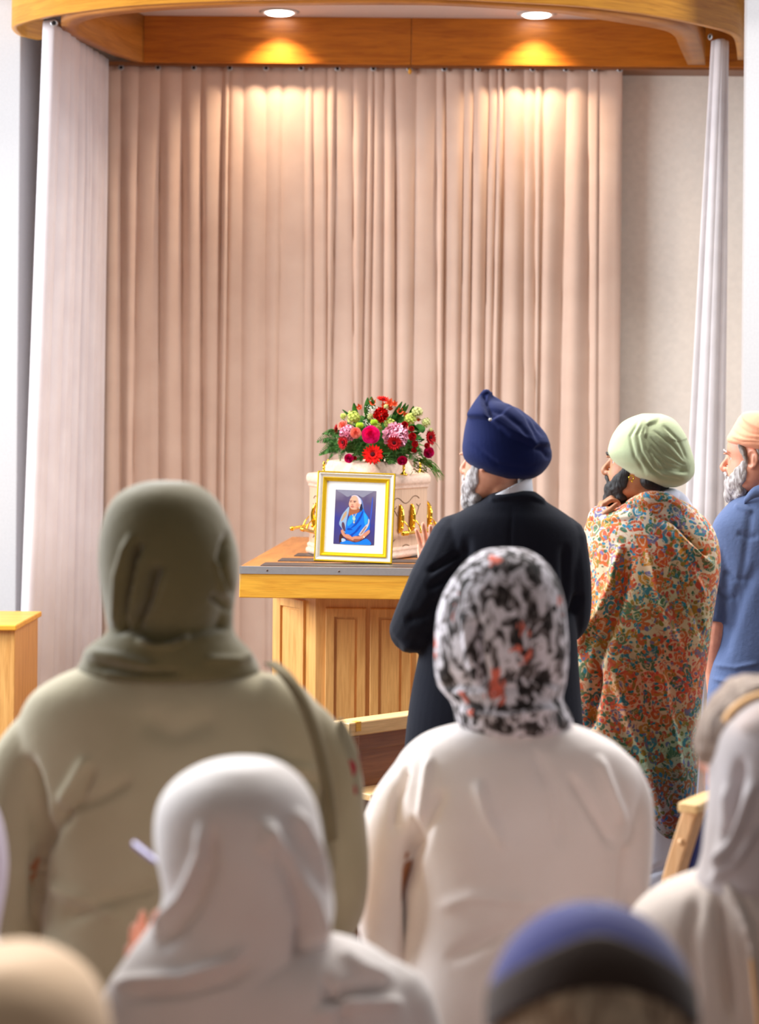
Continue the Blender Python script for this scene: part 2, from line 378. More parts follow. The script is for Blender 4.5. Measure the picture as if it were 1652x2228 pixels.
# ---------------------------------------------------------------- downlights
M['bulb'] = NT('lit_lamp').m; nb = M['bulb'].node_tree.nodes['Principled BSDF']; nb.inputs['Emission Color'].default_value = (1, .97, .95, 1); nb.inputs['Emission Strength'].default_value = 9
for i, (px, py, lab) in enumerate([(608, 29, 'left recessed round downlight glowing in the canopy ceiling'), (1168, 32, 'right recessed round downlight glowing in the canopy ceiling')]):
    D = 12.36; p = P(px, py, D); dl = thing('downlight', (p.x, D, ZC), lab, 'ceiling light', 'downlights in the canopy ceiling')
    R = []
    for k in range(33):
        a = 2*PI*k/32; R.append([(math.cos(a)*r, math.sin(a)*r, z) for r, z in ((.088, .0), (.092, -.008), (.108, -.006), (.125, .0))])
    MB().rings(R, cap=False).build('bezel', M['white_paint'], dl)
    MB().lathe([(.001, -.003), (.05, -.003), (.05, -.001), (.001, -.001)], 24).build('reflector', M['steel'], dl)
    R = []
    for k in range(33):
        a = 2*PI*k/32; R.append([(math.cos(a)*r, math.sin(a)*r, z) for r, z in ((.055, -.002), (.06, -.012), (.076, -.014), (.084, -.004))])
    MB().rings(R, cap=False).build('lamp_ring', M['bulb'], dl)
    l = bpy.data.lights.new('downlight_beam', 'SPOT'); l.energy = 78; l.spot_size = math.radians(118); l.spot_blend = .9; l.shadow_soft_size = .03; l.color = (1, .74, .50)
    lo = bpy.data.objects.new('downlight_beam', l); COL.objects.link(lo); lo.parent = dl; lo.location = (0, -.0, -.02)
    lo.rotation_euler = (-.12, 0, 0)
# ================================================================= CATAFALQUE
TZ = 1.057; YAW = -.051
tf = P(521, 1232, 9.0); tc = Vector((tf.x+.545*math.cos(YAW), 9.0-.545*math.sin(-YAW)*1, 0))
cat = thing('catafalque', (tc.x, tc.y, 0), 'honey oak catafalque table with panelled base and steel strip on its front edge', 'table', rot=(0, 0, YAW))
W = .545
MB().box(-W, W, .0, 2.45, TZ-.14, TZ-.003).build('deck', M['oak_x'], cat, False, .004)
MB().box(-W+.004, W-.004, .012, 2.446, TZ-.006, TZ).build('deck_surface', M['oak_top'], cat, False)
MB().box(-W-.001, W+.001, -.004, .006, TZ-.033, TZ+.001).build('edge_strip', M['steel'], cat, False, .001)
for sx in (-.42, -.1, .25): MB().lathe([(.001, 0), (.005, 0), (.004, .002), (.001, .002)], 12, Matrix.Translation((sx, -.004, TZ-.017)) @ Matrix.Rotation(PI/2, 4, 'X')).build('screw', M['brass_dark'], cat)
for k, (yy, x0) in enumerate([(.03, -.455), (.35, -.41), (.73, -.37), (1.13, -.33), (1.53, -.33), (1.93, -.33)]):
    MB().box(x0, -x0+.0, yy, yy+.20, TZ-.001, TZ+.004).build('roller_strip', M['black_strip'], cat, False, .002)
# base: three visible faces
B = [(-.475, .95), (-.475, .78), (-.235, .40), (.235, .40), (.475, .78), (.475, 1.9), (.3, 2.1), (-.3, 2.1), (-.475, 1.9)]
MB().prism([(x, y) for x, y in B[1:]], .0, TZ-.14).build('base', M['oak_z'], cat, False, .003)
MB().prism([(x*1.05, .40+(y-.4)*1.02-.02) for x, y in B[1:]], .0, .1).build('plinth', M['oak_z'], cat, False, .003)
def face_panel(a, b, u0, u1, z0, z1):
    a, b = Vector((a[0], a[1], 0)), Vector((b[0], b[1], 0)); L = (b-a).length; u = (b-a)/L; nrm = Vector((u.y, -u.x, 0))
    def slab(m_, p0, p1, q0, q1, d0, d1):
        v = []
        for z in (q0, q1):
            for d in (d0, d1):
                for s in (p0, p1): v.append(a+u*s+nrm*d+Vector((0, 0, z)))
        return m_.add(v, [(0,1,3,2),(4,6,7,5),(0,4,5,1),(2,3,7,6),(0,2,6,4),(1,5,7,3)])
    m_ = MB(); t = .04; p0, p1 = u0*L, u1*L
    # mitred raised moulding sloping inwards
    def fr(o0, o1, h0, h1, mm):
        A = [a+u*(p0+o0)+nrm*h0+Vector((0,0,z0+o0)), a+u*(p1-o0)+nrm*h0+Vector((0,0,z0+o0)), a+u*(p1-o0)+nrm*h0+Vector((0,0,z1-o0)), a+u*(p0+o0)+nrm*h0+Vector((0,0,z1-o0))]
        C_ = [a+u*(p0+o1)+nrm*h1+Vector((0,0,z0+o1)), a+u*(p1-o1)+nrm*h1+Vector((0,0,z0+o1)), a+u*(p1-o1)+nrm*h1+Vector((0,0,z1-o1)), a+u*(p0+o1)+nrm*h1+Vector((0,0,z1-o1))]
        mm.add(A+C_, [(i, (i+1) % 4, 4+(i+1) % 4, 4+i) for i in range(4)])
    fr(0, 0, .0, .014, m_); fr(0, .004, .014, .016, m_); fr(.004, t, .016, .016, m_); fr(t, t+.001, .016, -.002, m_)
    ob = m_.build('panel_moulding', M['oak_z'], cat, False)
    m2 = MB(); slab(m2, p0+t, p1-t, z0+t, z1-t, 0, .003); slab(m2, p0+t+.012, p1-t-.012, z0+t+.012, z1-t-.012, .003, .009)
    m2.build('panel', M['oak_z'], cat, False)
face_panel(B[1], B[2], .16, .78, .17, TZ-.14-.05)
face_panel(B[2], B[3], .10, .50, .17, TZ-.14-.075); face_panel(B[2], B[3], .54, .94, .17, TZ-.14-.075)
face_panel(B[3], B[4], .2, .8, .17, TZ-.14-.05)
# ================================================================= COFFIN
M['coffin'] = wood('pale_coffin_veneer', (232, 200, 178), (228, 194, 170), 'Y', .5, .32)
M['coffin_side'] = wood('pale_coffin_side', (212, 176, 146), (208, 171, 140), 'Z', .5, .4)
M['engrave'] = plain('engraved_line', (120, 88, 62), .7)
cp = P(778, 1222, 9.42); CY = -.085
cof = thing('coffin', (cp.x, 9.42, TZ+.0045), 'pale veneered coffin with gold handles on the catafalque, its head end towards the mourners', 'coffin', rot=(0, 0, CY))
def cplan(g=0, hw=.120, sw=.292, fw=.15, sh=.52, L=1.95):
    return [(-hw-g*.7, -g), (hw+g*.7, -g), (sw+g, sh), (fw+g*.7, L+g), (-fw-g*.7, L+g), (-sw-g, sh)]
def cring(g, z):
    """rounded-corner outline"""
    p = cplan(g); out = []
    n = len(p)
    for i in range(n):
        a, b, c = Vector(p[i-1]), Vector(p[i]), Vector(p[(i+1) % n]); r = .022
        u = (a-b).normalized()*r; v = (c-b).normalized()*r
        for t in (0, .33, .66, 1): q = (b+u)*(1-t)**2+2*b*(1-t)*t+(b+v)*t*t; out.append((q.x, q.y, z))
    return out
MB().rings([cring(g, z) for g, z in [(0, .05), (0, .335)]]).build('body', M['coffin_side'], cof, False)
MB().rings([cring(g, z) for g, z in [(-.004, 0), (.014, .002), (.018, .014), (.016, .024), (.006, .03), (.010, .036), (.010, .046), (.002, .053), (-.01, .056)]]).build('base_moulding', M['coffin'], cof)
MB().rings([cring(g, z) for g, z in [(-.01, .322), (.004, .326), (.008, .335), (.006, .342), (.014, .348), (.017, .36), (.018, .374), (.013, .386), (.004, .392), (-.02, .394)]]).build('lid_rim', M['coffin'], cof)
lr = [cring(-.055, .392), cring(-.06, .396), cring(-.092, .452), cring(-.10, .455)]
MB().rings(lr).build('lid_panel', M['coffin'], cof, False)
def thumbscrew(x, y):
    t = MB().lathe([(.001, 0), (.020, 0), (.021, .004), (.013, .009), (.007, .016), (.005, .026), (.008, .031), (.005, .036)], 16, Matrix.Translation((x, y, .392))).build('thumbscrew', M['gold'], cof)
    MB().lathe([(.001, .034), (.006, .038), (.0075, .048), (.004, .060), (.001, .063)], 12, Matrix.Translation((x, y, .392))).build('finial', M['gold'], t)
for x, y in [(-.19, .26), (.195, .24), (-.235, .85), (.235, .85)]: thumbscrew(x, y)
MB().box(-.06, -.045, .1, .16, .455, .459).build('lid_plate', M['gold'], cof, False, .001)
def on_side(a, b, u, z, out=0.0):
    a, b = Vector((a[0], a[1], 0)), Vector((b[0], b[1], 0)); t = (b-a); L = t.length; t = t/L; n = Vector((t.y, -t.x, 0))
    return a+t*(u*L)+n*out+Vector((0, 0, z))
cpn = cplan(0)
def handle(a, b, lugs=(.38, .62), side=1):
    s = on_side; hb = None
    for u in lugs:
        mm = MB()
        # shield shaped backplate with a curled leaf rising up
        mm.tube([s(a,b,u,.132,.012), s(a,b,u-.012,.165,.018), s(a,b,u-.015,.20,.022), s(a,b,u,.232,.016), s(a,b,u+.010,.252,.007)], [.008,.012,.010,.008,.003], 12, 5)
        mm.tube([s(a,b,u,.13,.005), s(a,b,u+.01,.17,.005), s(a,b,u+.01,.215,.005), s(a,b,u,.25,.004)], [.014,.018,.012,.004], 12, 5, flat=((s(a,b,u,0,1)-s(a,b,u,0,0)), .35))
        for zz, r in ((.225, .006), (.20, .007), (.172, .009), (.142, .0105)): mm.ball(s(a,b,u-.025,zz,.02), r, seg=10)
        mm.tube([s(a,b,u+.02,.18,.018), s(a,b,u+.012,.15,.045), s(a,b,u+.015,.122,.055)], [.003,.003,.006], 8, 4)
        lug = mm.build('handle_bracket', M['gold'], cof)
    g = MB(); g.tube([s(a,b,lugs[0]-.15,.122,.058), s(a,b,lugs[1]+.18,.122,.058)], .0085, 12, 8)
    for u in (lugs[0]-.15, lugs[0]-.11, lugs[0]-.07, lugs[1]+.18): g.ball(s(a,b,u,.122,.058), .0125, seg=12)
    g.build('handle_bar', M['gold'], cof)
handle(cpn[1], cpn[2], (.34, .60)); handle(cpn[5], cpn[0], (.38, .68)); handle(cpn[2], cpn[3], (.10, .22)); handle(cpn[4], cpn[5], (.78, .90))
for (a, b) in ((cpn[1], cpn[2]), (cpn[5], cpn[0])):
    mm = MB(); s = on_side
    for pts in ([(.22,.272),(.27,.283),(.34,.282),(.44,.262),(.50,.258),(.56,.264),(.66,.287),(.74,.289),(.80,.278)],
                [(.22,.045),(.27,.034),(.34,.036),(.44,.055),(.50,.060),(.56,.055),(.66,.036),(.74,.034),(.80,.045)],
                [(.20,.245),(.25,.235),(.28,.245)], [(.74,.25),(.79,.24),(.83,.25)],
                [(.22,.235),(.30,.20)], [(.80,.24),(.74,.20)], [(.20,.08),(.25,.09)], [(.78,.09),(.82,.08)]):
        mm.tube([s(a, b, u, z+.0, .0008) for u, z in pts], .0022, 6, 5)
    mm.build('engraving', M['engrave'], cof)
# ================================================================= PHOTO FRAME
fw, fh = .356, .412
M['frame_silver'] = plain('silver_frame', (240, 234, 224), .3, .35); M['frame_gold'] = plain('yellow_gold_frame', (252, 206, 30), .28, .6)
M['frame_bronze'] = plain('dark_bronze_edge', (120, 92, 50), .4, .7); M['mat_board'] = plain('white_mount', (252, 250, 246), .8)
fp = P(768, 1227, 9.17)
frame = thing('picture_frame', (fp.x, 9.17, TZ+.009), 'gold and silver framed portrait photograph leaning against the coffin', 'picture frame', rot=(-.13, math.radians(1.6), YAW))
def molding(prof, name, mat):
    """profile (inset, height) swept round the rectangle with mitres"""
    R = []
    for sx, sz in ((-1, 0), (1, 0), (1, 1), (-1, 1), (-1, 0)):
        R.append([(sx*(fw/2-i), -h, (i if sz == 0 else fh-i)) for i, h in prof])
    return MB().rings(R, cap=False).build(name, mat, frame, False)
molding([(0, -.012), (0, .012), (.0015, .015)], 'outer_edge', M['frame_bronze'])
molding([(.0015, .015), (.003, .0165), (.006, .016), (.0065, .013)], 'gold_bead', M['frame_gold'])
molding([(.0065, .013), (.010, .0155), (.014, .014), (.019, .009), (.024, .0075), (.026, .009)], 'silver_cove', M['frame_silver'])
molding([(.026, .009), (.028, .0125), (.032, .012), (.033, .010), (.037, .0085), (.038, .007), (.042, .006), (.043, .003), (.046, -.002)], 'gold_slip', M['frame_gold'])
MB().box(-fw/2+.001, fw/2-.001, .004, .012, .001, fh-.001).build('backing_board', M['frame_bronze'], frame, False)
MB().box(-fw/2+.04, fw/2-.04, .0, .004, .04, fh-.04).build('mount', M['mat_board'], frame, False)
st = MB(); st.add([(-.04, .012, .30), (.04, .012, .30), (.05, .10, .012), (-.05, .10, .012), (-.04, .016, .30), (.04, .016, .30), (.05, .104, .012), (-.05, .104, .012)], [(0,1,2,3),(7,6,5,4),(0,4,5,1),(1,5,6,2),(2,6,7,3),(3,7,4,0)])
st.build('easel_back', M['frame_bronze'], frame, False)
# the print
pw, ph = .186, .248; pz0 = .082
k = NT('print_backdrop'); g = k.n('ShaderNodeSeparateXYZ'); t_ = k.n('ShaderNodeTexCoord'); k.l(t_.outputs['Object'], g.inputs[0])
nz = k.n('ShaderNodeTexNoise', i_Scale=14.0, i_Detail=2.0); k.l(t_.outputs['Object'], nz.inputs[0])
hgt = k.math('ADD', k.math('MULTIPLY', g.outputs[2], 2.4), k.math('MULTIPLY', nz.outputs[0], .3))
k.l(k.ramp(hgt, [(.32, srgb((70, 60, 110))), (.6, srgb((58, 58, 140))), (.8, srgb((90, 76, 112))), (.97, srgb((128, 120, 140)))]), k.b.inputs['Base Color']); k.b.inputs['Roughness'].default_value = .4
pm = {}
def pc(name, c):
    pm[name] = plain('print_'+name, c, .4); return pm[name]
LAY = [  # colour, outline in print units
 ('streak', (58, 86, 190), [(1360,370),(1385,400),(1350,800),(1275,1180),(1250,1250),(1290,900)]),
 ('haze', (142, 140, 158), [(230,100),(900,120),(1400,130),(1200,260),(1050,340),(880,260),(700,270),(560,330),(400,230)]),
 ('veil', (34, 40, 70), [(900,300),(990,370),(1040,500),(1065,700),(1000,770),(940,730),(900,500)]),
 ('veil_edge', (120, 150, 215), [(960,340),(1010,410),(1050,520),(1068,700),(1052,700),(1032,530),(995,430)]),
 ('chair', (70, 34, 30), [(280,1560),(360,1540),(420,1800),(330,1850),(260,1790)]),
 ('hair', (214, 206, 222), [(670,310),(770,272),(880,292),(970,380),(1010,500),(1000,560),(940,580),(880,500),(780,330)]),
 ('neck', (168, 98, 62), [(640,690),(850,660),(940,600),(940,760),(860,860),(700,930),(600,970),(590,760)]),
 ('face', (236, 176, 146), [(635,420),(700,320),(790,292),(870,330),(905,430),(925,540),(975,560),(965,640),(915,660),(880,700),(840,735),(720,742),(650,705),(602,610),(600,530),(622,470)]),
 ('shawl', (150, 176, 206), [(600,650),(480,770),(380,900),(300,1080),(270,1220),(345,1340),(400,1440),(470,1500),(490,1250),(540,1000),(592,800)]),
 ('shawl_gold', (196, 158, 120), [(520,790),(430,880),(370,1010),(330,1120),(380,1100),(450,1010),(510,920)]),
 ('shawl_dark', (92, 62, 84), [(370,1150),(440,1200),(470,1450),(400,1400),(350,1280)]),
 ('sari', (14, 116, 226), [(1060,700),(1000,800),(830,870),(640,930),(560,1050),(500,1200),(470,1400),(480,1530),(680,1620),(900,1570),(1100,1500),(1250,1380),(1262,1100),(1200,950),(1120,830)]),
 ('sari_light', (40, 160, 246), [(1080,830),(1150,900),(1200,1020),(1190,1150),(1110,1240),(1080,1000)]),
 ('sari_light', (40, 160, 246), [(640,950),(800,930),(720,1120),(560,1280),(540,1150)]),
 ('sari_fold', (8, 66, 176), [(1040,780),(1050,860),(960,1060),(800,1260),(620,1360),(780,1200),(930,980)]),
 ('sari_fold', (8, 66, 176), [(900,1290),(1000,1230),(880,1420),(720,1560),(680,1610),(600,1570),(760,1460)]),
 ('sari_fold', (8, 66, 176), [(520,1360),(600,1340),(700,1390),(620,1400),(540,1400)]),
 ('border', (206, 196, 196), [(1225,1040),(1262,1100),(1215,1270),(1100,1440),(1000,1570),(900,1560),(1000,1400),(1120,1260),(1200,1180)]),
 ('border_detail', (166, 120, 110), [(1120,1290),(1160,1290),(1080,1420),(990,1530),(950,1530),(1040,1400)]),
 ('skirt', (16, 124, 232), [(335,1855),(400,1760),(560,1750),(760,1800),(950,1760),(1160,1680),(1255,1886)]),
 ('cuff', (178, 200, 226), [(340,1680),(430,1690),(470,1745),(350,1790)]),
 ('arm', (214, 142, 112), [(322,1430),(390,1400),(450,1530),(560,1545),(660,1610),(740,1700),(750,1765),(640,1760),(480,1660),(370,1570)]),
 ('arm_shade', (150, 84, 66), [(480,1650),(620,1700),(740,1760),(640,1765),(500,1690)]),
 ('arm', (214, 142, 112), [(1240,1390),(1262,1470),(1180,1560),(1060,1660),(930,1740),(800,1780),(700,1720),(660,1660),(760,1600),(950,1590),(1110,1470)]),
 ('bracelet', (230, 214, 190), [(1050,1600),(1075,1590),(1095,1640),(1065,1655)]),
 ('arm_shade', (150, 84, 66), [(760,1690),(920,1690),(1020,1660),(930,1750),(800,1785),(720,1740)]),
 ('necklace', (212, 200, 170), [(700,900),(720,895),(750,990),(735,990)]), ('necklace', (212, 200, 170), [(840,880),(825,870),(765,985),(780,990)]),
 ('pendant', (176, 206, 186), [(755,965),(800,1010),(800,1060),(760,1115),(715,1060),(705,1010)]), ('necklace', (212, 200, 170), [(750,1115),(778,1150),(750,1195),(728,1150)]),
 ('cheek', (224, 150, 122), [(840,540),(900,560),(880,660),(820,690)]),
 ('brow', (120, 84, 80), [(630,450),(690,445),(690,458),(635,465)]), ('brow', (120, 84, 80), [(740,455),(830,455),(840,472),(745,468)]),
 ('eye', (70, 44, 44), [(635,485),(660,475),(675,488),(655,500)]), ('eye', (70, 44, 44), [(745,490),(785,478),(815,490),(780,506)]),
 ('bindi', (190, 60, 50), [(697,448),(706,456),(697,464),(688,456)]),
 ('nose', (196, 124, 100), [(672,580),(705,565),(735,585),(705,602)]), ('lips', (186, 76, 74), [(645,640),(700,632),(770,642),(700,662)]),
 ('earring', (220, 226, 220), [(925,655),(945,655),(940,720),(925,710)]),
]
def uvp(x, y):
    u = (x-175+(y-95)*.0627)/1330; v = (y-95-(x-175+(y-95)*.0627)*.0263)/1757
    return (-pw/2+u*pw, pz0+ph*(1-v))
names = []; mats = [k.m]; mb = MB(); mb.add([(-pw/2, -.001, pz0), (pw/2, -.001, pz0), (pw/2, -.001, pz0+ph), (-pw/2, -.001, pz0+ph)], [(0, 1, 2, 3)], 0)
for i, (nm, c, poly) in enumerate(LAY):
    if nm not in names: names.append(nm); mats.append(pc(nm, c))
    q = list(poly)+[poly[0]]
    A = poly[-1:]+poly+poly[:2]; pts = []
    for j in range(1, len(A)-2):
        p0, p1, p2, p3 = [np.array(A[j+d], float) for d in (-1, 0, 1, 2)]
        for t in (0, .25, .5, .75): pts.append(.5*(2*p1+(p2-p0)*t+(2*p0-5*p1+4*p2-p3)*t*t+(3*p1-p0-3*p2+p3)*t**3))
    vs = [(uvp(*p)[0], -.00105-.00006*i, uvp(*p)[1]) for p in pts]; vs = [(min(max(x, -pw/2), pw/2), y, min(max(z, pz0), pz0+ph)) for x, y, z in vs]
    mb.add(vs, [tuple(range(len(vs)))], 1+names.index(nm))
mb.build('portrait_print', mats, frame, False)['label'] = 'portrait of a seated white-haired woman in a blue sari'
# ================================================================= CHAIRS AND PEW
M['blue_cloth'] = cloth('blue_upholstery', (16, 36, 130), bs=200)
def make_chair(loc, rz, label):
    c = thing('oak_chair', loc, label, 'chair', rot=(0, 0, rz))
    w_ = .24                         # back faces -y (towards the camera)
    for s in (-1, 1):
        m = MB(); pts = [(s*w_, -.22, 0), (s*w_, -.20, .42), (s*w_, -.225, .62), (s*w_, -.285, .815)]
        R = []
        for x, y, z in cr(pts, 6): R.append([(x-.024, y-.02, z), (x+.024, y-.02, z), (x+.024, y+.02, z), (x-.024, y+.02, z)])
        lg = m.rings(R).build('rear_leg', M['oak_light_z'], c, False, .006)
        for z, yy in ((.74, -.283), (.645, -.252), (.55, -.232)):
            q = MB().lathe([(.001, 0), (.009, 0), (.008, .004), (.004, .007), (.001, .008)], 12, Matrix.Translation((s*(w_+.024), yy+.018, z)) @ Matrix.Rotation(s*PI/2, 4, 'Y')).build('plug', M['oak_light_z'], lg)
            q.location = (0, 0, 0)
        MB().box(s*w_-.022, s*w_+.022, .20, .244, 0, .44).build('front_leg', M['oak_light_z'], c, False, .005)
    R = []
    for k in range(13):
        t = k/12*2-1; x = t*(w_+.05); y = -.285+.03*t*t*-1+.02; R.append([(x, y-.027, .812), (x, y+.027, .812), (x, y+.027, .835), (x, y-.027, .835)])
    MB().rings(R).build('top_rail', M['oak_light'], c, False, .006)
    MB().rings([[(-.2, -.21, .45), (.2, -.21, .45), (.2, -.17, .45), (-.2, -.17, .45)], [(-.2, -.235, .62), (.2, -.235, .62), (.2, -.195, .62), (-.2, -.195, .62)], [(-.2, -.28, .79), (.2, -.28, .79), (.2, -.24, .79), (-.2, -.24, .79)]]).build('back_cushion', M['blue_cloth'], c, False, .012)
    MB().box(-.23, .23, -.2, .25, .41, .47).build('seat', M['blue_cloth'], c, False, .02)
    return c
cpx = P(1512, 1740, 4.62)
RZC = math.radians(52)
make_chair((cpx.x+.24*math.cos(RZC)-.285*math.sin(RZC), 4.62+.24*math.sin(RZC)+.285*math.cos(RZC), 0), RZC, 'pale oak chair with blue back cushion, its post beside the white-scarfed woman at right')
# pew front in front of the navy-turbaned man
pw0 = P(752, 1572, 6.55); pw1 = P(1010, 1553, 6.95); zt = P(752, 1572, 6.55).z
pe = thing('oak_pew', (pw0.x, pw0.y, 0), 'oak pew with pale top rail and brown panels before the catafalque', 'pew')
ang = math.atan2(pw1.y-pw0.y, pw1.x-pw0.x); pe.rotation_euler = (0, 0, ang)
MB().box(0, 1.3, -.02, .06, zt-.045, zt).build('top_rail', M['oak_light'], pe, False, .004)
MB().box(.028, .05, -.022, .0, zt-.03, zt+.001).build('rail_joint', M['oak_x'], pe, False)
MB().box(.01, 1.3, .02, .045, .10, zt-.045).build('back_panel', M['oak_dark'], pe, False, .002)
MB().box(.03, 1.3, .005, .02, zt-.10, zt-.045).build('upper_rail', M['oak_dark'], pe, False, .003)
zl = P(800, 1728, 6.5).z
MB().box(.02, 1.3, -.10, .02, zl-.022, zl).build('book_ledge', M['oak_light'], pe, False, .003)
MB().box(0, .045, -.02, .06, 0, zt-.045).build('end_post', M['oak_dark'], pe, False, .004)
MB().box(1.255, 1.3, -.02, .06, 0, zt-.045).build('end_post', M['oak_dark'], pe, False, .004)
# ================================================================= FLOWERS
rnd = random.Random(4)
FD = 9.62
fo = P(815, 1010, FD); ROOTF = (fo.x, FD+.05, TZ+.46)
fl = thing('flower_arrangement', ROOTF, 'funeral spray of red, pink and lime flowers with ferns on top of the coffin', 'flowers', world=True)
def fc(n, c, c2=None, rough=.55):
    m_ = NT('petal_'+n); nz = m_.n('ShaderNodeTexNoise', i_Scale=40.0, i_Detail=3.0); m_.l(m_.co(), nz.inputs[0])
    m_.l(m_.ramp(nz.outputs[0], [(.3, srgb(c2 or tuple(int(v*.75) for v in c))), (.65, srgb(c))]), m_.b.inputs['Base Color']); m_.b.inputs['Roughness'].default_value = .75; m_.b.inputs['Specular IOR Level'].default_value = .12
    m_.b.inputs['Subsurface Weight'].default_value = .08; m_.b.inputs['Subsurface Scale'].default_value = .01
    return m_.m
C_ = dict(red=fc('red', (226, 18, 12)), dred=fc('dark_red', (176, 8, 18)), pink=fc('hot_pink', (240, 26, 120), (220, 10, 96)), pale=fc('pale_pink', (250, 196, 212), (240, 160, 186)),
 mag=fc('magenta', (208, 10, 92)), salm=fc('salmon', (244, 150, 128), (236, 110, 90)), orange=fc('orange', (236, 120, 76), (214, 84, 50)), lime=fc('lime', (206, 214, 110), (170, 184, 70)),
 cream=fc('cream_green', (206, 208, 140), (170, 172, 96)), bud=fc('green_bud', (158, 190, 40), (116, 152, 24)), leaf=fc('leaf', (70, 120, 50), (44, 88, 36)), leaf2=fc('light_leaf', (104, 142, 66), (66, 104, 44)),
 fern=fc('fern', (104, 152, 80), (64, 112, 56)), dark=fc('flower_heart', (70, 6, 14)), white=fc('baby_breath', (240, 234, 220)), moss=fc('trailing_green', (112, 122, 50), (76, 88, 30)))
def orient(d, spin=0):
    return Vector(d).normalized().to_track_quat('Z', 'Y').to_matrix().to_4x4() @ Matrix.Rotation(spin, 4, 'Z')
def petal(L, W_, up, cup, nu=6, nv=4, tip=.6, ruff=0):
    """grid petal along +x; up = end elevation curve, cup = cross curvature"""
    V = []
    for i in range(nu+1):
        t = i/nu; wd = W_*(max(math.sin(PI*min(t**tip*.9+.08, 1)), 0)**.7)*.5
        for j in range(nv+1):
            s = j/nv*2-1; x = L*t; z = up*L*t*t+cup*W_*s*s+(ruff*L*math.sin(s*7+i*2)*t if ruff else 0)
            V.append((x*math.cos(up*t*.3), wd*s, z))
    Fc = [(i*(nv+1)+j, (i+1)*(nv+1)+j, (i+1)*(nv+1)+j+1, i*(nv+1)+j+1) for i in range(nu) for j in range(nv)]
    return V, Fc
def put_petal(mb, M4, V, Fc): mb.add([M4 @ Vector(v) for v in V], Fc)
def gerbera(c, d, r, mat, sq=1):
    mb = MB(); B_ = Matrix.Translation(c) @ orient(d, rnd.random())
    for n, L, z, up in ((19, 1, 0, .12), (17, .88, .06, .25), (13, .45, .12, .5)):
        for k in range(n):
            V, Fc = petal(L*r, r*.30*(1.1 if n > 13 else .8), up+rnd.uniform(-.08, .08), -.05, 5, 2, .8)
            put_petal(mb, B_ @ Matrix.Translation((0, 0, z*r)) @ Matrix.Rotation(2*PI*(k+rnd.uniform(-.2, .2))/n+n, 4, 'Z'), V, Fc)
    o = mb.build('gerbera', mat, fl); h = MB().ball((0, 0, 0), (r*.26, r*.26, r*.14), seg=14); h.xf(Matrix.Translation(Vector(c)) @ orient(d) @ Matrix.Translation((0, 0, r*.12)))
    hb = h.build('flower_heart', C_['dark'], o); hb.location = (0, 0, 0); return o
def rose(c, d, r, mat, name='rose', layers=7, open_=1.0):
    mb = MB(); B_ = Matrix.Translation(Vector(c)-Vector(d).normalized()*r*.5) @ orient(d, rnd.random()*6)
    mb.ball(B_ @ Vector((0, 0, r*.35)), r*.5, seg=10)
    for l in range(layers):
        t = (l+1)/layers; n = 3 if l < 3 else 5; rad = r*(.07+.80*t**1.05); h = r*(1.12-.62*t**1.4*open_)
        for k in range(n):
            a0 = 2*PI*k/n+l*1.9+rnd.uniform(-.15, .15); span = 2*PI/n*1.45; R = []
            for i in range(7):
                u = i/6; row = []
                for j in range(9):
                    s = j/8*2-1; a = a0+s*span/2; rr = rad*(.55+.45*math.sin(u*PI/2))*(1+.05*s)+r*.16*t*u**5*(1-s*s*.7); e = 1-.16*s*s*u
                    row.append(B_ @ Vector((rr*math.cos(a), rr*math.sin(a), h*(.25+.75*u)*e-.10*r*t*u**6)))
                R.append(row)
            mb.rings(R, cap=False, closed=False)
    return mb.build(name, mat, fl)
def ruffle(c, d, r, mat, name, n=70, pr=.55, sq=.7):
    mb = MB(); B_ = Matrix.Translation(c) @ orient(d)
    for k in range(n):
        ph = math.acos(1-1.15*(k+.5)/n); a = k*2.39996; dr = Vector((math.sin(ph)*math.cos(a), math.sin(ph)*math.sin(a), math.cos(ph)*sq))
        q = B_ @ Matrix.Translation(dr*r*.45) @ dr.to_track_quat('X', 'Z').to_matrix().to_4x4() @ Matrix.Rotation(rnd.uniform(-.8, .8)+PI/2*(rnd.random() < .5), 4, 'X')
        V, Fc = petal(r*pr*rnd.uniform(.8, 1.1), r*(.85 if name == 'peony' else .62), rnd.uniform(-.3, .6), .14, 5, 5, .45, .07); put_petal(mb, q, V, Fc)
    return mb.build(name, mat, fl)
def cluster(c, d, r, mat, name='viburnum', n=46):
    mb = MB(); mb.ball(c, r*.7, seg=12)
    for k in range(n):
        ph = math.acos(1-2*(k+.5)/n); a = k*2.39996; dr = Vector((math.sin(ph)*math.cos(a), math.sin(ph)*math.sin(a), math.cos(ph)))
        if dr.y > .5: continue
        q = Matrix.Translation(Vector(c)+dr*r*rnd.uniform(.74, .95)) @ orient(dr+Vector((rnd.uniform(-.3, .3),)*3), rnd.random()*6)
        for j in range(5):
            V, Fc = petal(r*.27, r*.26, .15, .05, 3, 2, .5); put_petal(mb, q @ Matrix.Rotation(j*2*PI/5, 4, 'Z'), V, Fc)
    return mb.build(name, mat, fl)
def alstro(c, d, r, mat):
    mb = MB(); B_ = Matrix.Translation(Vector(c)-Vector(d).normalized()*r*.4) @ orient(d, rnd.random()*6)
    for j in range(6):
        V, Fc = petal(r, r*(.55 if j % 2 else .38), .75, .08, 6, 3, .8); put_petal(mb, B_ @ Matrix.Rotation(j*PI/3, 4, 'Z') @ Matrix.Rotation(-.35, 4, 'Y'), V, Fc)
    return mb.build('alstroemeria', mat, fl)
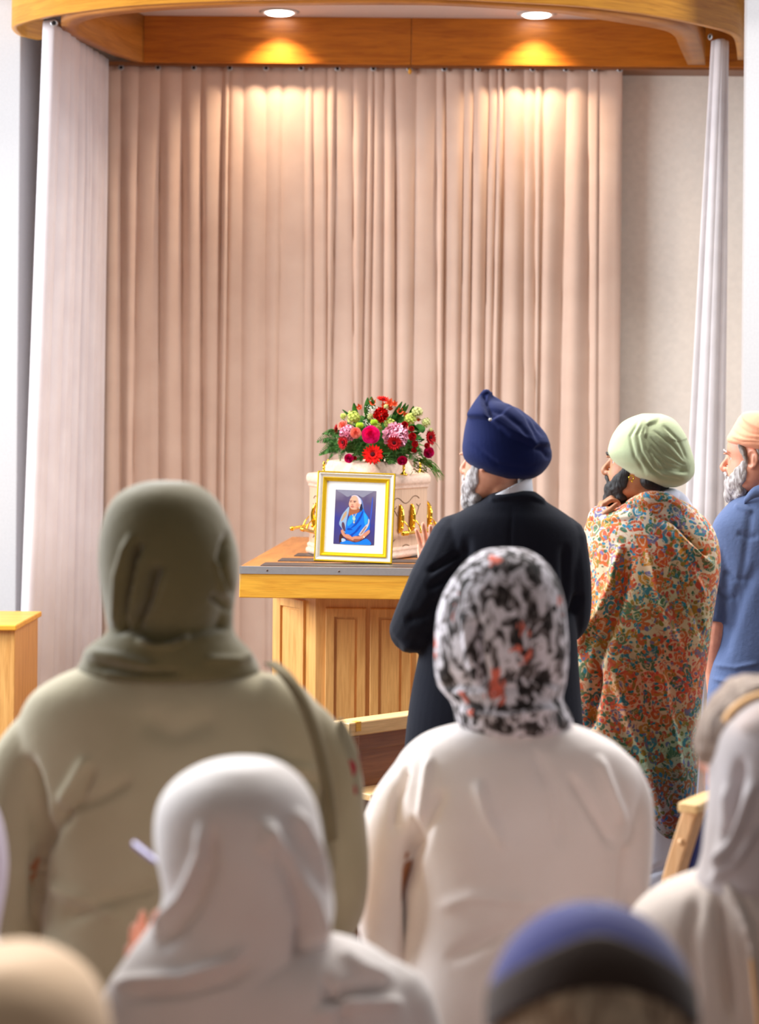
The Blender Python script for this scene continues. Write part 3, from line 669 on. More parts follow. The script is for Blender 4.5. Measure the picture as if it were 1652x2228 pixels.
def leaf(mb, a, b, wd, bend=.1, roll=0):
    a, b = Vector(a), Vector(b); L = (b-a).length; V, Fc = petal(L, wd, bend, .12, 8, 2, .85)
    put_petal(mb, Matrix.Translation(a) @ (b-a).to_track_quat('X', 'Z').to_matrix().to_4x4() @ Matrix.Rotation(roll, 4, 'X'), V, Fc)
def frond(a, b, wd, mat=None, sag=0.02):
    a, b = Vector(a), Vector(b); mb = MB(); L = (b-a).length; ax = (b-a)/L; side = ax.cross(Vector((0, -1, .15))).normalized()
    mid = (a+b)/2+Vector((0, 0, sag)); pt = lambda t: a*(1-t)**2+mid*2*t*(1-t)+b*t*t
    mb.tube([pt(i/6) for i in range(7)], [.0016]*6+[.0006], 5, 2)
    n = 13
    for i in range(n):
        t = .1+.88*i/n; w1 = wd*(1-t)**.7*(.55+.45*min(1, t*5))
        for s in (-1, 1):
            p = pt(t); q = p+side*s*w1+ax*w1*.55+Vector((0, rnd.uniform(-.004, .004), -.002)); ww = L*.06
            leaf(mb, p, q, ww*1.7, .03, rnd.uniform(-.4, .4)+PI/2*.0)
            m2 = 4
            for j in range(1, m2):
                pp = p+(q-p)*(j/m2); lw_ = w1*.28*(1-j/m2*.6)
                leaf(mb, pp, pp+ax*lw_+side*s*lw_*.5, ww*.8, 0); leaf(mb, pp, pp-ax*lw_*.6+side*s*lw_*.8, ww*.8, 0)
    return mb.build('fern_frond', mat or C_['fern'], fl)
def Z(x, y, D=FD): return P(680+x/5.507, 850+y/5.507, D)
S_ = 1/5.507/(F/FD)      # zoom unit to metres
cen = Z(840, 560, FD+.08)
def dirn(p, k=.55): v = (Vector(p)-cen).normalized(); return (v*(1-k)+Vector((0, -1, .1))*k).normalized()
# floral foam and dense greenery
MB().ball(cen+Vector((0, .02, -.02)), (.17, .13, .07), seg=20).build('foam_base', C_['leaf'], fl)
for nm_, mt_, n_, w_, seed in (('foliage', 'leaf', 230, .026, 1), ('foliage', 'leaf2', 90, .022, 2)):
    mb = MB(); rr = random.Random(seed)
    for _ in range(n_):
        th = rr.uniform(0, 2*PI); rad = math.sqrt(rr.random())
        tx, tz = math.cos(th)*rad*.205, math.sin(th)*rad*.115
        bs = cen+Vector((tx*.72, rr.uniform(-.10, .08)*(1-rad*.6), tz*.7-.01)); dv = Vector((tx*1.2, rr.uniform(-.11, .05), tz*1.2+rr.uniform(-.02, .04))).normalized()
        leaf(mb, bs, bs+dv*rr.uniform(.04, .075), w_*rr.uniform(.7, 1.3), rr.uniform(-.3, .3), rr.uniform(-1.2, 1.2))
    mb.build(nm_, C_[mt_], fl)
mb = MB()
for a, b, wd in [((640,300),(655,95),60),((720,240),(690,85),80),((520,330),(490,165),60),((480,330),(350,245),60),((960,330),(1095,150),75),((1040,330),(1165,185),60),((1010,360),(1125,165),50),((610,420),(690,250),55),
                 ((780,390),(930,265),55),((440,400),(330,335),60),((1160,330),(1225,200),60),((1230,420),(1320,520),150),((1260,470),(1200,420),110),((950,360),(1080,330),90),((1000,400),(960,300),90),((800,640),(900,640),80),((840,760),(1000,760),60),((980,800),(1010,770),60),
                 ((1280,620),(1340,600),120),((820,420),(860,330),90),((1060,560),(1300,560),50)]:
    mb = MB(); leaf(mb, Z(*a, FD-.03), Z(*b, FD-.07+rnd.uniform(-.02, .03)), wd*S_*1.2, .1, rnd.uniform(-.5, .5)); mb.build('leaf', C_['leaf'], fl)
for a, b, wd, dd in [((330,560),(45,615),110,0),((330,520),(110,520),60,-.02),((300,560),(185,475),60,-.02),((330,640),(70,780),90,-.03),((360,640),(140,760),80,0),((380,600),(300,470),50,-.05),((300,700),(190,830),50,-.04),((360,700),(330,850),60,-.06),
                 ((680,600),(400,700),80,-.09),((680,620),(570,790),80,-.1),((640,640),(420,640),60,-.09),((1140,620),(1300,720),70,-.1),((1130,600),(1120,720),60,-.1),((1160,620),(1240,600),50,-.09),((900,760),(1100,700),70,-.1),((860,800),(600,880),60,-.09),((860,820),(1080,880),60,-.09),((880,790),(1180,800),60,-.08),((450,780),(420,870),60,-.07),((620,800),(470,850),60,-.1),((560,700),(500,800),60,-.1),((480,650),(330,760),70,-.08),((420,560),(250,650),70,-.05),((900,850),(1000,880),50,-.1),((1080,700),(1000,760),60,-.1),((1160,760),(1260,860),70,-.09),((1240,700),(1330,800),60,-.08),((1000,720),(900,700),50,-.1),((380,520),(240,560),60,-.02),((300,620),(180,690),70,-.02)]:
    frond(Z(*a, FD+dd), Z(*b, FD+dd-.02), wd*S_)
# trailing grass over the coffin's right corner
mb = MB()
for k in range(26):
    a = Z(1290+rnd.uniform(-60, 60), 820+rnd.uniform(-40, 40), FD-.06); b = Z(1440+rnd.uniform(-30, 30), 900+rnd.uniform(-40, 50), FD-.08); e = Z(1500+rnd.uniform(-40, 90), 1030+rnd.uniform(-70, 70), FD-.09)
    mb.tube([a, b, e], [.0016, .0018, .0005], 5, 5)
mb.build('trailing_grass', C_['leaf2'], fl)
mb = MB()
for k in range(120):
    p = Z(1270+rnd.uniform(-80, 150), 860+rnd.uniform(-90, 110)+0*rnd.random(), FD-.05+rnd.uniform(-.05, .03)); q = p+Vector((rnd.uniform(-.012, .03), rnd.uniform(-.01, .01), rnd.uniform(-.025, .008))); leaf(mb, p, q, .006, .2, rnd.uniform(-1, 1))
mb.build('asparagus_fern', C_['moss'], fl)
mb = MB(); mb.tube([Z(1430,610,FD-.05), Z(1490,640,FD-.05), Z(1530,710,FD-.05)], [.001, .001, .0006], 5, 5); mb.build('stem', C_['leaf'], fl); mb = MB(); mb.tube([Z(900,310,FD), Z(1230,330,FD-.04), Z(1330,360,FD-.05)], .0014, 5, 5); mb.build('stem', C_['leaf'], fl)
Y = Vector((0, -1, 0))
gerbera(Z(722,770,FD-.17), (0,-1,.35), 128*S_, C_['red']); gerbera(Z(978,628,FD-.16), (.05,-1,.1), 92*S_, C_['dred'])
gerbera(Z(372,620,FD-.12), (-.9,-.8,.0), 92*S_, C_['dred']); gerbera(Z(1408,560,FD-.06), (1,-.75,.1), 105*S_, C_['dred']); gerbera(Z(850,110,FD-.02), (.2,-.35,1), 90*S_, C_['red'])
gerbera(Z(290,460,FD-.02), (-1,-.3,.1), 70*S_, C_['dred'])
rose(Z(700,528,FD-.16), (0,-1,.05), 108*S_, C_['pink'], layers=7)
rose(Z(520,505,FD-.16), (.1,-1,.1), 66*S_, C_['salm']); rose(Z(355,410,FD-.07), (-.5,-.7,.5), 66*S_, C_['salm'])
rose(Z(435,812,FD-.15), (-.2,-1,-.1), 56*S_, C_['mag']); rose(Z(1398,742,FD-.1), (.35,-1,-.1), 68*S_, C_['mag']); rose(Z(1078,842,FD-.15), (.1,-1,-.5), 62*S_, C_['mag']); rose(Z(1095,440,FD-.1), (.2,-1,.3), 60*S_, C_['salm'])
for x, y, r in ((1108,408,42),(1190,456,34),(1200,550,50),(1232,640,42),(1222,712,34),(1375,660,36),(505,805,28)): rose(Z(x,y,FD-.12), (.3,-1,.1), r*S_, C_['dred'], 'spray_rose', 4)
ruffle(Z(1000,540,FD-.10), (0,-1,.1), 165*S_, C_['pale'], 'peony', 130, .52); ruffle(Z(425,510,FD-.11), (-.1,-1,.1), 105*S_, C_['pale'], 'peony', 80, .52)
ruffle(Z(820,290,FD-.10), (0,-1,.2), 100*S_, C_['red'], 'carnation', 110, .5)
for x, y, r, cc in ((490,320,86,'lime'),(370,305,40,'lime'),(1172,338,78,'lime'),(1255,262,72,'cream'),(1362,382,62,'cream'),(930,405,72,'lime'),(775,445,62,'lime'),(884,192,34,'cream'),(700,310,48,'cream'),(1420,470,26,'cream')): cluster(Z(x,y,FD-.07), Y, r*S_, C_[cc])
for x, y, r in ((565,416,46),(738,378,44)):
    mb = MB(); c0 = Z(x, y, FD-.13)
    for k in range(5): mb.ball(c0+Vector((math.cos(k*1.256)*.3*r*S_, math.sin(k*1.256)*.2*r*S_, 0)), (r*S_*.75, r*S_*.75, r*S_*.85), seg=12)
    mb.build('green_bud', C_['bud'], fl)
for x, y, r in ((725,150,70),(925,155,80),(985,165,60),(1045,255,66),(565,205,60),(860,180,60),(1110,290,50),(1265,350,40),(930,215,60)): alstro(Z(x,y,FD-.06), dirn(Z(x,y,FD-.06), .5), r*S_, C_['orange'])
mb = MB()
for cx, cy, n_, sp in ((715,240,70,70),(670,410,26,36),(1260,620,18,36),(640,380,20,40)):
    for k in range(n_): mb.ball(Z(cx+rnd.gauss(0, sp*.5), cy+rnd.gauss(0, sp*.5), FD-.1+rnd.uniform(-.02, .02)), .0024, seg=6)
mb.build('gypsophila', C_['white'], fl); fl.children[-1]['kind'] = 'stuff'
# ================================================================= PEOPLE
def skin(name, c):
    k = NT(name); nz = k.n('ShaderNodeTexNoise', i_Scale=30.0, i_Detail=4.0); k.l(k.co(), nz.inputs[0]); cc = srgb(c)
    k.l(k.ramp(nz.outputs[0], [(.3, tuple(v*f for v, f in zip(cc[:3], (.86, .78, .76)))), (.7, cc)]), k.b.inputs['Base Color'])
    k.b.inputs['Roughness'].default_value = .5; k.b.inputs['Subsurface Weight'].default_value = .15; k.b.inputs['Subsurface Radius'].default_value = (.012, .005, .003); k.b.inputs['Subsurface Scale'].default_value = 1.0
    n2 = k.n('ShaderNodeTexNoise', i_Scale=220.0); k.l(k.co(), n2.inputs[0]); k.bump(n2.outputs[0], .12, .002); return k.m
def hairm(name, c, c2):
    k = NT(name); nz = k.n('ShaderNodeTexNoise', i_Scale=14.0, i_Detail=6.0, i_Distortion=1.2); k.l(k.co((6, 6, 1.6)), nz.inputs[0])
    k.l(k.ramp(nz.outputs[0], [(.35, srgb(c2)), (.62, srgb(c))]), k.b.inputs['Base Color']); k.b.inputs['Roughness'].default_value = .6; k.bump(nz.outputs[0], .8, .006); return k.m
SK_F = skin('fair_brown_skin', (224, 160, 128)); SK_B = skin('brown_skin', (196, 136, 98)); SK_P = skin('rosy_skin', (226, 158, 130))
HEAD = [(-.118,.020,.040,.078),(-.110,.034,.010,.090),(-.092,.050,-.035,.094),(-.065,.061,-.066,.092),(-.035,.067,-.083,.092),(0,.072,-.094,.087),(.03,.075,-.098,.094),(.06,.073,-.094,.090),(.09,.060,-.078,.072),(.108,.040,-.050,.045),(.117,.010,-.015,.012)]
def head_pieces(mb, M4, ears=True):
    R = []
    for z, w_, y0, y1 in cr(HEAD, 3):
        c = (y0+y1)/2; h = (y1-y0)/2
        R.append([M4 @ Vector((w_*math.copysign(abs(math.cos(t))**.9, math.cos(t)), c+h*math.sin(t), z)) for t in [2*PI*k/32 for k in range(32)]])
    mb.rings(R)
    s = M4.to_scale().x
    T = lambda *p: M4 @ Vector(p)
    mb.tube([T(0,.086,.018), T(0,.098,-.004), T(0,.111,-.026), T(0,.106,-.036)], [.007*s, .0085*s, .011*s, .010*s], 10, 3)
    for sx in (-1, 1):
        mb.ball(T(sx*.011, .097, -.034), .0085*s, seg=10); mb.ball(T(sx*.032, .082, .019), (.02*s, .012*s, .007*s), seg=10)   # nostril, brow
        mb.tube([T(sx*.017, .074, .010), T(sx*.031, .0715, .0145), T(sx*.046, .062, .009)], .005*s, 8, 3)                   # upper lid
        if ears:
            E = [(.072,.004,.016),(.080,-.006,.030),(.084,-.022,.030),(.084,-.030,.012),(.080,-.026,-.010),(.076,-.012,-.024),(.073,-.001,-.022)]
            mb.tube([T(sx*a, b, c) for a, b, c in E], [.0045*s,.006*s,.0065*s,.006*s,.0055*s,.0075*s,.004*s], 8, 3)
            mb.ball(T(sx*.074, -.012, .004), (.006*s, .016*s, .022*s), seg=10)
    mb.ball(T(0, .093, -.057), (.021*s, .008*s, .006*s), M4.to_3x3().normalized(), seg=12); mb.ball(T(0, .091, -.069), (.018*s, .008*s, .007*s), M4.to_3x3().normalized(), seg=12)
    mb.ball(T(0, .082, -.098), .016*s, seg=12)
def hand_pieces(mb, wrist, fdir, palm, thumb=1, curl=(.1, .1, .1, .1), s=1.0, spread=.06, tcurl=.2):
    """palm normal points out of the palm; thumb=+1 puts it on the +side axis"""
    f = Vector(fdir).normalized(); n = Vector(palm); n = (n-f*f.dot(n)).normalized(); a = f.cross(n)*thumb; w0 = Vector(wrist)
    R = []
    for t, wd, th in ((-.01,.027,.020),(.02,.033,.019),(.05,.040,.017),(.08,.042,.014),(.092,.038,.011)):
        c = w0+f*t*s; R.append([c+a*(wd*s*math.cos(k*PI/8))+n*(th*s*math.sin(k*PI/8)) for k in range(16)])
    mb.rings(R)
    for i, (off, L) in enumerate(((.030, .074), (.010, .082), (-.010, .077), (-.030, .060))):
        b = w0+f*(.084-.006*abs(i-1.2))*s+a*off*s; d = (f+a*spread*(1.4-i)).normalized(); pts = [b-d*.012*s, b]; ang = 0; p = b
        for j, seg_ in enumerate((.46, .30, .24)):
            ang += curl[i]*(.9 if j == 0 else 1.15); dd = d*math.cos(ang)+n*math.sin(ang); p = p+dd*L*seg_*s; pts.append(p)
        mb.tube(pts, [.0095*s, .0092*s, .0086*s, .0078*s, .0062*s], 10, 3)
    b = w0+f*.025*s+a*.028*s; d = (f*.75+a*.65+n*.25).normalized(); p1 = b+d*.038*s; p2 = p1+(d*.9+f*.4+n*tcurl).normalized()*.030*s; p3 = p2+(f*.9+d*.2+n*tcurl).normalized()*.026*s
    mb.tube([b-d*.01*s, b, p1, p2, p3], [.013*s, .014*s, .0115*s, .010*s, .0075*s], 10, 3)
def head_mat(c, yaw, s=1.0, pitch=0, roll=0):
    """yaw 0 faces away from the camera (+y); positive turns to the left"""
    return Matrix.Translation(c) @ Matrix.Rotation(yaw, 4, 'Z') @ Matrix.Rotation(pitch, 4, 'X') @ Matrix.Rotation(roll, 4, 'Y') @ Matrix.Scale(s, 4)
def body_pieces(mb, hc, hm, sh_z, byaw, hip_z, sw=.16, arms=(), seated=False, fl=0.0, s=1.0):
    """head, neck, trunk, limbs down to the feet as one skin"""
    Rz = Matrix.Rotation(byaw, 3, 'Z'); cx = Vector((hc.x, hc.y, 0)) if not isinstance(hc, tuple) else Vector((hc[0], hc[1], 0))
    head_pieces(mb, hm); ch = hm @ Vector((0, -.025, -.06)); base = cx+Vector((0, 0, sh_z))
    mb.tube([ch, (ch+base)/2+Vector((0,0,.0)), base+Vector((0, 0, -.03))], [.050*s, .052*s, .062*s], 16, 3)
    R = []
    for z, w_, dp in ((sh_z+.01, .06, .05), (sh_z-.02, .13, .07), (sh_z-.06, sw, .085), (sh_z-.16, sw*.96, .10), (sh_z-.30, .135*s, .09), (hip_z+.08, .13*s, .09), (hip_z, .15*s, .10), (hip_z-.06, .12*s, .08)):
        R.append([cx+Vector((0, 0, z))+Rz @ Vector((w_*math.cos(t), dp*math.sin(t), 0)) for t in [2*PI*k/24 for k in range(24)]])
    mb.rings(R[::-1])
    for sx in (-1, 1):
        hp = cx+Vector((0, 0, hip_z))+Rz @ Vector((sx*.085, 0, 0))
        if seated: kn = hp+Rz @ Vector((sx*.03, .34, .02)); an = Vector((kn.x, kn.y-.12, .09))
        else: kn = hp*1.0; kn.z = hip_z*.54; kn += Rz @ Vector((sx*.01, .015, 0)); an = Vector((hp.x, hp.y, .09))
        mb.tube([hp, (hp+kn)/2, kn, (kn+an)/2+Vector((0, 0, .04)), an], [.078*s, .068*s, .052*s, .050*s, .034*s], 14, 4)
        mb.tube([an+Vector((0, 0, -.035)), an+Rz @ Vector((0, .08, -.052)), an+Rz @ Vector((0, .16, -.062))], [.035, .03, .022], 12, 3)
    for A in arms:
        a, e, wr = [Vector(q) for q in A[:3]]
        mb.tube([a, (a+e)/2, e, (e+wr)/2, wr], [.046*s, .042*s, .036*s, .034*s, .025*s], 14, 4)
SHOE = plain('black_shoe', (30, 28, 30), .4)
def trousers(mat, parent, cx, byaw, hip_z, seated=False, r=.10, name='trousers', vox=.01):
    mb = MB(); Rz = Matrix.Rotation(byaw, 3, 'Z'); c = Vector((cx[0], cx[1], 0))
    mb.tube([c+Vector((0, 0, hip_z+.08)), c+Vector((0, 0, hip_z-.02))], [r*1.65, r*1.75], 20, 3, flat=((Rz @ Vector((0, 1, 0))), .72))
    for sx in (-1, 1):
        hp = c+Vector((0, 0, hip_z))+Rz @ Vector((sx*.09, 0, 0))
        if seated: kn = hp+Rz @ Vector((sx*.03, .34, .02)); an = Vector((kn.x, kn.y-.12, .12))
        else: kn = hp.copy(); kn.z = hip_z*.54; an = Vector((hp.x, hp.y, .11))
        mb.tube([hp, (hp+kn)/2, kn, (kn+an)/2, an], [r, r*.92, r*.8, r*.75, r*.7], 16, 4)
        sm = MB(); sm.tube([Vector((an.x, an.y, .05))-Rz @ Vector((0, .03, 0)), Vector((an.x, an.y, .05))+Rz @ Vector((0, .09, 0)), Vector((an.x, an.y, .04))+Rz @ Vector((0, .18, 0))], [.046, .048, .036], 14, 3)
        sm.v = [(x, y, max(z, .0)) for x, y, z in sm.v]; sm.build('shoe', SHOE, parent)
    return solid(name, mb, mat, parent, vox, 4)
def person(px, py_unused, D, label): 
    x = P(px, 1100, D).x; return thing('person', (x, D, 0), label, 'person', world=True), Vector((x, D, 0))
def eye(parent, hm, sx):
    c = hm @ Vector((sx*.031, .0645, .003)); e = MB().ball(c, .0122, seg=14).build('eye', EYE_W, parent)
    i = MB().ball(hm @ Vector((sx*.0315, .0722, .003)), .0058, seg=10).build('iris', EYE_D, e); i.location = (0, 0, 0)
EYE_W = plain('eye_white', (226, 220, 214), .2); EYE_D = plain('dark_iris', (36, 22, 16), .1)
def brows(parent, hm, mat):
    for sx in (-1, 1): MB().tube([hm @ Vector((sx*.014, .099, .022)), hm @ Vector((sx*.032, .0975, .031)), hm @ Vector((sx*.052, .083, .024))], [.003, .0042, .002], 8, 4).build('eyebrow', mat, parent)
def dents(hm):
    inv = np.array(hm.inverted())
    def post(V, N):
        L = V@inv[:3, :3].T+inv[:3, 3]
        for sx in (-1, 1):
            d = np.sqrt((L[:, 0]-sx*.032)**2+((L[:, 1]-.086))**2+(L[:, 2]-.004)**2*1.8); V = V-N*(.006*np.exp(-(d/.016)**2))[:, None]
        d = np.sqrt((L[:, 0]/2.2)**2+((L[:, 1]-.1))**2+((L[:, 2]+.063)*3)**2); V = V-N*(.003*np.exp(-(d/.008)**2))[:, None]
        return V
    return post
# ---------- A. man in navy turban and black suit
D = 6.2; root, c0 = person(1120, 0, D, 'person in a navy blue turban and black suit with palms pressed together')
hc = P(1075, 1003, D); hm = head_mat(hc, .93, 1.04, .0)
shz = P(1100, 1110, D).z
W1 = P(948, 1262, D+.30); W2 = P(968, 1262, D+.32)
armL = (P(985, 1190, D), P(893, 1375, D+.06), W1); armR = (P(1235, 1190, D), P(1235, 1375, D+.20), W2)
mb = MB(); body_pieces(mb, Vector((P(1105,1100,D).x, D+.02, 0)), hm, shz, .15, .93, .17, (armL, armR))
fd = (P(928, 1150, D+.31)-P(948, 1262, D+.31))
hand_pieces(mb, W1, fd, (.75, .65, 0), 1, (-.02, .02, .03, .02), 1.12, .10); hand_pieces(mb, W2+Vector((.018, .016, 0)), fd+Vector((.02, 0, 0)), (-.75, -.65, 0), -1, (.02, .02, .02, .02), .98, .05)
body = solid('body', mb, SK_F, root, .0045, 2, post=dents(hm))
M['navy_turban'] = cloth('navy_turban_cloth', (12, 28, 84), (9, 22, 70), bs=160, bst=.15, sheen=.05)
tr = rows([(852,1055,1059,.01,.01,-.02),(862,1046,1072,.03,.03,0),(875,1036,1094,.06,.07),(888,1028,1124,.09,.10),(905,1019,1150,.115,.12),(930,1012,1172,.13,.135),(955,1008,1189,.14,.14),(975,1006,1199,.142,.14),(993,1008,1201,.140,.135),(1008,1017,1196,.135,.12),(1022,1036,1186,.125,.10),(1033,1062,1174,.11,.08),(1041,1090,1158,.08,.06)], D, 48, 4, 2.15)
solid('turban', tr, M['navy_turban'], root, .0036, 4, [
  ('s', [(1012,905),(1040,909),(1068,913),(1085,930),(1110,947),(1140,962),(1163,976),(1200,970)], 5, .016, 90), ('s', [(1078,862),(1062,880),(1064,905),(1072,918)], 5, -.012, 30),
  ('g', [(1060,860),(1063,890),(1071,914)], 5, -.012), ('g', [(1070,915),(1100,938),(1135,957),(1165,974)], 4, -.008),
  ('g', [(1075,873),(1110,885),(1140,908),(1160,945),(1168,975)], 4, -.006), ('g', [(1090,868),(1130,888),(1158,920),(1176,958)], 4, -.006), ('g', [(1062,893),(1100,905),(1130,930),(1155,965)], 5, -.005),
  ('g', [(1165,975),(1185,985),(1198,1000)], 6, -.008), ('g', [(1015,965),(1080,1010),(1150,1022),(1190,1010)], 6, -.003)])
MB().ball(P(1067, 913, D-.145), .005, seg=10).build('pin', EYE_W, root)
M['grey_beard'] = hairm('grey_beard', (206, 200, 200), (140, 128, 124))
def beard_pieces(hm, L=1.0, full=1.0):
    """a beard as a shell over jaw, cheeks and chin of the head"""
    mb = MB(); H = np.array(cr(HEAD, 6)); T = lambda *p: hm @ Vector(p)
    def patch(z0, z1, ta, tb, off, n=10, m=14):
        R = []
        for i in range(n+1):
            z = z0+(z1-z0)*i/n; w_ = np.interp(z, H[:, 0], H[:, 1]); y0 = np.interp(z, H[:, 0], H[:, 2]); y1 = np.interp(z, H[:, 0], H[:, 3]); c = (y0+y1)/2; h = (y1-y0)/2
            a, b = ta(z), tb(z); out, inn = [], []
            for j in range(m+1):
                u = j/m; t = a+(b-a)*u; o = off(z)*(.45+.55*math.sin(PI*u)**.5)
                out.append(T((w_+o)*math.cos(t), c+(h+o)*math.sin(t), z)); inn.append(T((w_-.012)*math.cos(t), c+(h-.012)*math.sin(t), z))
            R.append(out+inn[::-1])
        mb.rings(R)
    patch(-.116, -.070, lambda z: .05, lambda z: PI-.05, lambda z: .011*full)
    for sd in (0, 1):
        f = (lambda t: t) if sd == 0 else (lambda t: PI-t)
        lo = lambda z, f=f: f(.0+.10*(z+.075)/.075); hi = lambda z, f=f: f(.30+.85*(-z/.075)**1.2 if z < 0 else .30)
        patch(-.075, -.002, lo, hi, lambda z: .003+.006*full*(-z/.075))
    mb.tube([T(-.036,.074,-.078), T(-.026,.090,-.053), T(0,.101,-.047), T(.026,.090,-.053), T(.036,.074,-.078)], [.006,.007,.008,.007,.006], 10, 3)
    mb.tube([T(0,.070,-.105), T(0,.080,-.12-.012*L), T(0,.078,-.122-.028*L)], [.038*full,.030*full,.012], 14, 3)
    mb.tube([T(-.04,.035,-.105), T(0,.055,-.125), T(.04,.035,-.105)], [.018,.026*full,.018], 12, 3)
    return mb
solid('beard', beard_pieces(hm, 1.12, 1.1), M['grey_beard'], root, .004, 2, noise=[(90, .0025, 2)])
col = MB()
def collar(pts, h, th, D, mat, root, name='shirt_collar'):
    """curved stand-up band through (px, py_top, depth)"""
    R = []
    for x, y, d, hh in cr(pts, 5):
        p = P(x, y, d); q = P(x, y+hh, d); R.append([p, q, q+Vector((0, th, 0)), p+Vector((0, th, 0))])
    o = MB().rings(R).build(name, mat, root); return o
M['white_shirt'] = cloth('white_shirt', (240, 240, 246), bs=120, bst=.1); M['suit'] = cloth('black_suit', (22, 25, 38), (17, 19, 30), bs=220, bst=.2, sheen=.04)
nk = MB()
nk.rings([[P(cx_, cy_, D)+Vector((math.cos(t)*rx_, math.sin(t)*.075-.01, tl*math.cos(t))) for t in [2*PI*k/40 for k in range(40)]] for cx_, cy_, rx_, tl in ((1100, 1110, .088, .03), (1104, 1076, .076, .035), (1106, 1060, .072, .035), (1106, 1058, .066, .035), (1104, 1080, .066, .035), (1100, 1110, .07, .03))], cap=False)
nk.build('shirt_collar', M['white_shirt'], root)
st = rows([(1068,1082,1160,.05,.05,-.02),(1076,1062,1172,.075,.08,-.01),(1092,1040,1192,.09,.10),(1108,1012,1218,.10,.11),(1125,985,1242,.115,.12),(1150,965,1262,.125,.13),(1190,958,1270,.13,.14),(1260,955,1262,.13,.14),(1340,935,1255,.13,.14),(1400,918,1258,.125,.14),(1460,905,1262,.13,.14),(1540,890,1268,.14,.15),(1640,878,1275,.14,.15),(1740,872,1280,.13,.14)], D, 48, 4, 2.3)
st.tube([P(995,1170,D), P(948,1270,D-.03), P(898,1368,D-.0), P(905,1345,D+.09), P(930,1270,D+.2), P(952,1225,D+.27)], [.078,.082,.070,.064,.056,.044], 18, 5)
st.tube([P(1228,1170,D), P(1240,1260,D), P(1236,1350,D+.05), P(1190,1350,D+.15), P(1060,1290,D+.26), P(975,1250,D+.31)], [.070,.068,.066,.06,.054,.044], 18, 5)
solid('suit_jacket', st, M['suit'], root, .0055, 5, [
  ('s', [(1060,1092),(1100,1086),(1150,1085),(1185,1098)], 4, .006, 25), ('g', [(1010,1200),(960,1235),(930,1250)], 7, -.009), ('g', [(1015,1225),(970,1265),(930,1285)], 8, -.008), ('g', [(1018,1160),(1012,1250),(985,1330),(960,1400)], 9, -.010),
  ('g', [(960,1300),(925,1340),(880,1350)], 10, -.008), ('g', [(940,1380),(915,1405),(870,1408)], 9, .006), ('g', [(1262,1290),(1250,1330),(1225,1350)], 9, -.01), ('g', [(1225,1180),(1232,1260),(1228,1330)], 9, -.007),
  ('g', [(1110,1100),(1112,1300),(1110,1600)], 3, -.003), ('g', [(1020,1420),(1060,1400),(1180,1410)], 14, -.006)], noise=[((5, 5, 3), .004, 1)])
trousers(M['suit'], root, (c0.x, D+.02), .1, .92, r=.105)
# ---------- B. man in sage turban wrapped in a floral shawl
D = 6.6; root, c0 = person(1410, 0, D, 'person in a sage green turban wrapped in a colourful paisley shawl, hands clasped at chin')
hc = P(1389, 1012, D+.02); hm = head_mat(hc, 1.19, 1.02, .08, 0)
shz = P(1420, 1120, D).z
W1 = P(1296, 1150, D+.02); W2 = P(1312, 1155, D+.09)
mb = MB(); body_pieces(mb, Vector((P(1425,1100,D).x, D+.03, 0)), hm, shz, .6, .92, .16, ((P(1350,1180,D), P(1300,1320,D+.06), W1), (P(1480,1180,D+.08), P(1390,1330,D+.18), W2)))
hand_pieces(mb, W1, (.28, .0, 1), (1, -.05, -.2), -1, (.75, .72, .70, .66), 1.0, .02, .6); hand_pieces(mb, W2, (.45, -.05, .9), (.6, -.7, -.2), 1, (.55, .6, .62, .6), 1.0, .02, .6)
body = solid('body', mb, SK_B, root, .0042, 2, post=dents(hm))
BLK = hairm('black_beard', (34, 25, 22), (16, 12, 12))
solid('beard', beard_pieces(hm, 1.05, .95), BLK, root, .004, 2, noise=[(90, .002, 2)])
solid('hair', MB().tube([hm @ Vector((-.055, -.05, -.045)), hm @ Vector((0, -.085, -.05)), hm @ Vector((.055, -.05, -.045))], .028, 12, 4), BLK, root, .006, 2)
eye(root, hm, -1); eye(root, hm, 1); brows(root, hm, BLK)
er = MB(); ec = hm @ Vector((-.080, -.002, -.040)); R = []
for k in range(17):
    a = 2*PI*k/16; R.append([ec+Vector((math.cos(a)*.008, 0, math.sin(a)*.008))+(Vector((math.cos(a), 0, math.sin(a)))*math.cos(b)+Vector((0, 1, 0))*math.sin(b))*.0018 for b in [2*PI*j/6 for j in range(6)]])
er.rings(R, cap=False); er.ball(ec+Vector((.003, 0, -.012)), .003, seg=8); er.build('earring', M['gold'], root)
M['sage'] = cloth('sage_turban_cloth', (196, 206, 166), (186, 196, 154), bs=140, bst=.15, sheen=.2)
tr = rows([(900,1398,1438,.03,.03,0),(908,1375,1460,.07,.08),(920,1354,1474,.10,.11),(940,1338,1488,.12,.13),(962,1328,1499,.13,.135),(985,1324,1506,.135,.14),(1003,1334,1510,.135,.135),(1018,1350,1511,.13,.12),(1032,1368,1509,.125,.10),(1044,1392,1500,.11,.08),(1054,1420,1486,.08,.06),(1060,1440,1470,.05,.04)], D, 48, 4, 2.1)
fol = [('g', [(1408,904),(1400,940),(1408,980),(1432,1015),(1475,1036)], 4, -.007), ('g', [(1404,905),(1388,945),(1394,985),(1420,1022),(1465,1045)], 3.5, -.005), ('g', [(1392,908),(1372,950),(1380,995),(1408,1030)], 3.5, -.004),
 ('s', [(1440,906),(1408,918),(1404,950),(1416,985),(1450,1020),(1504,1030)], 4, -.010, 50)]
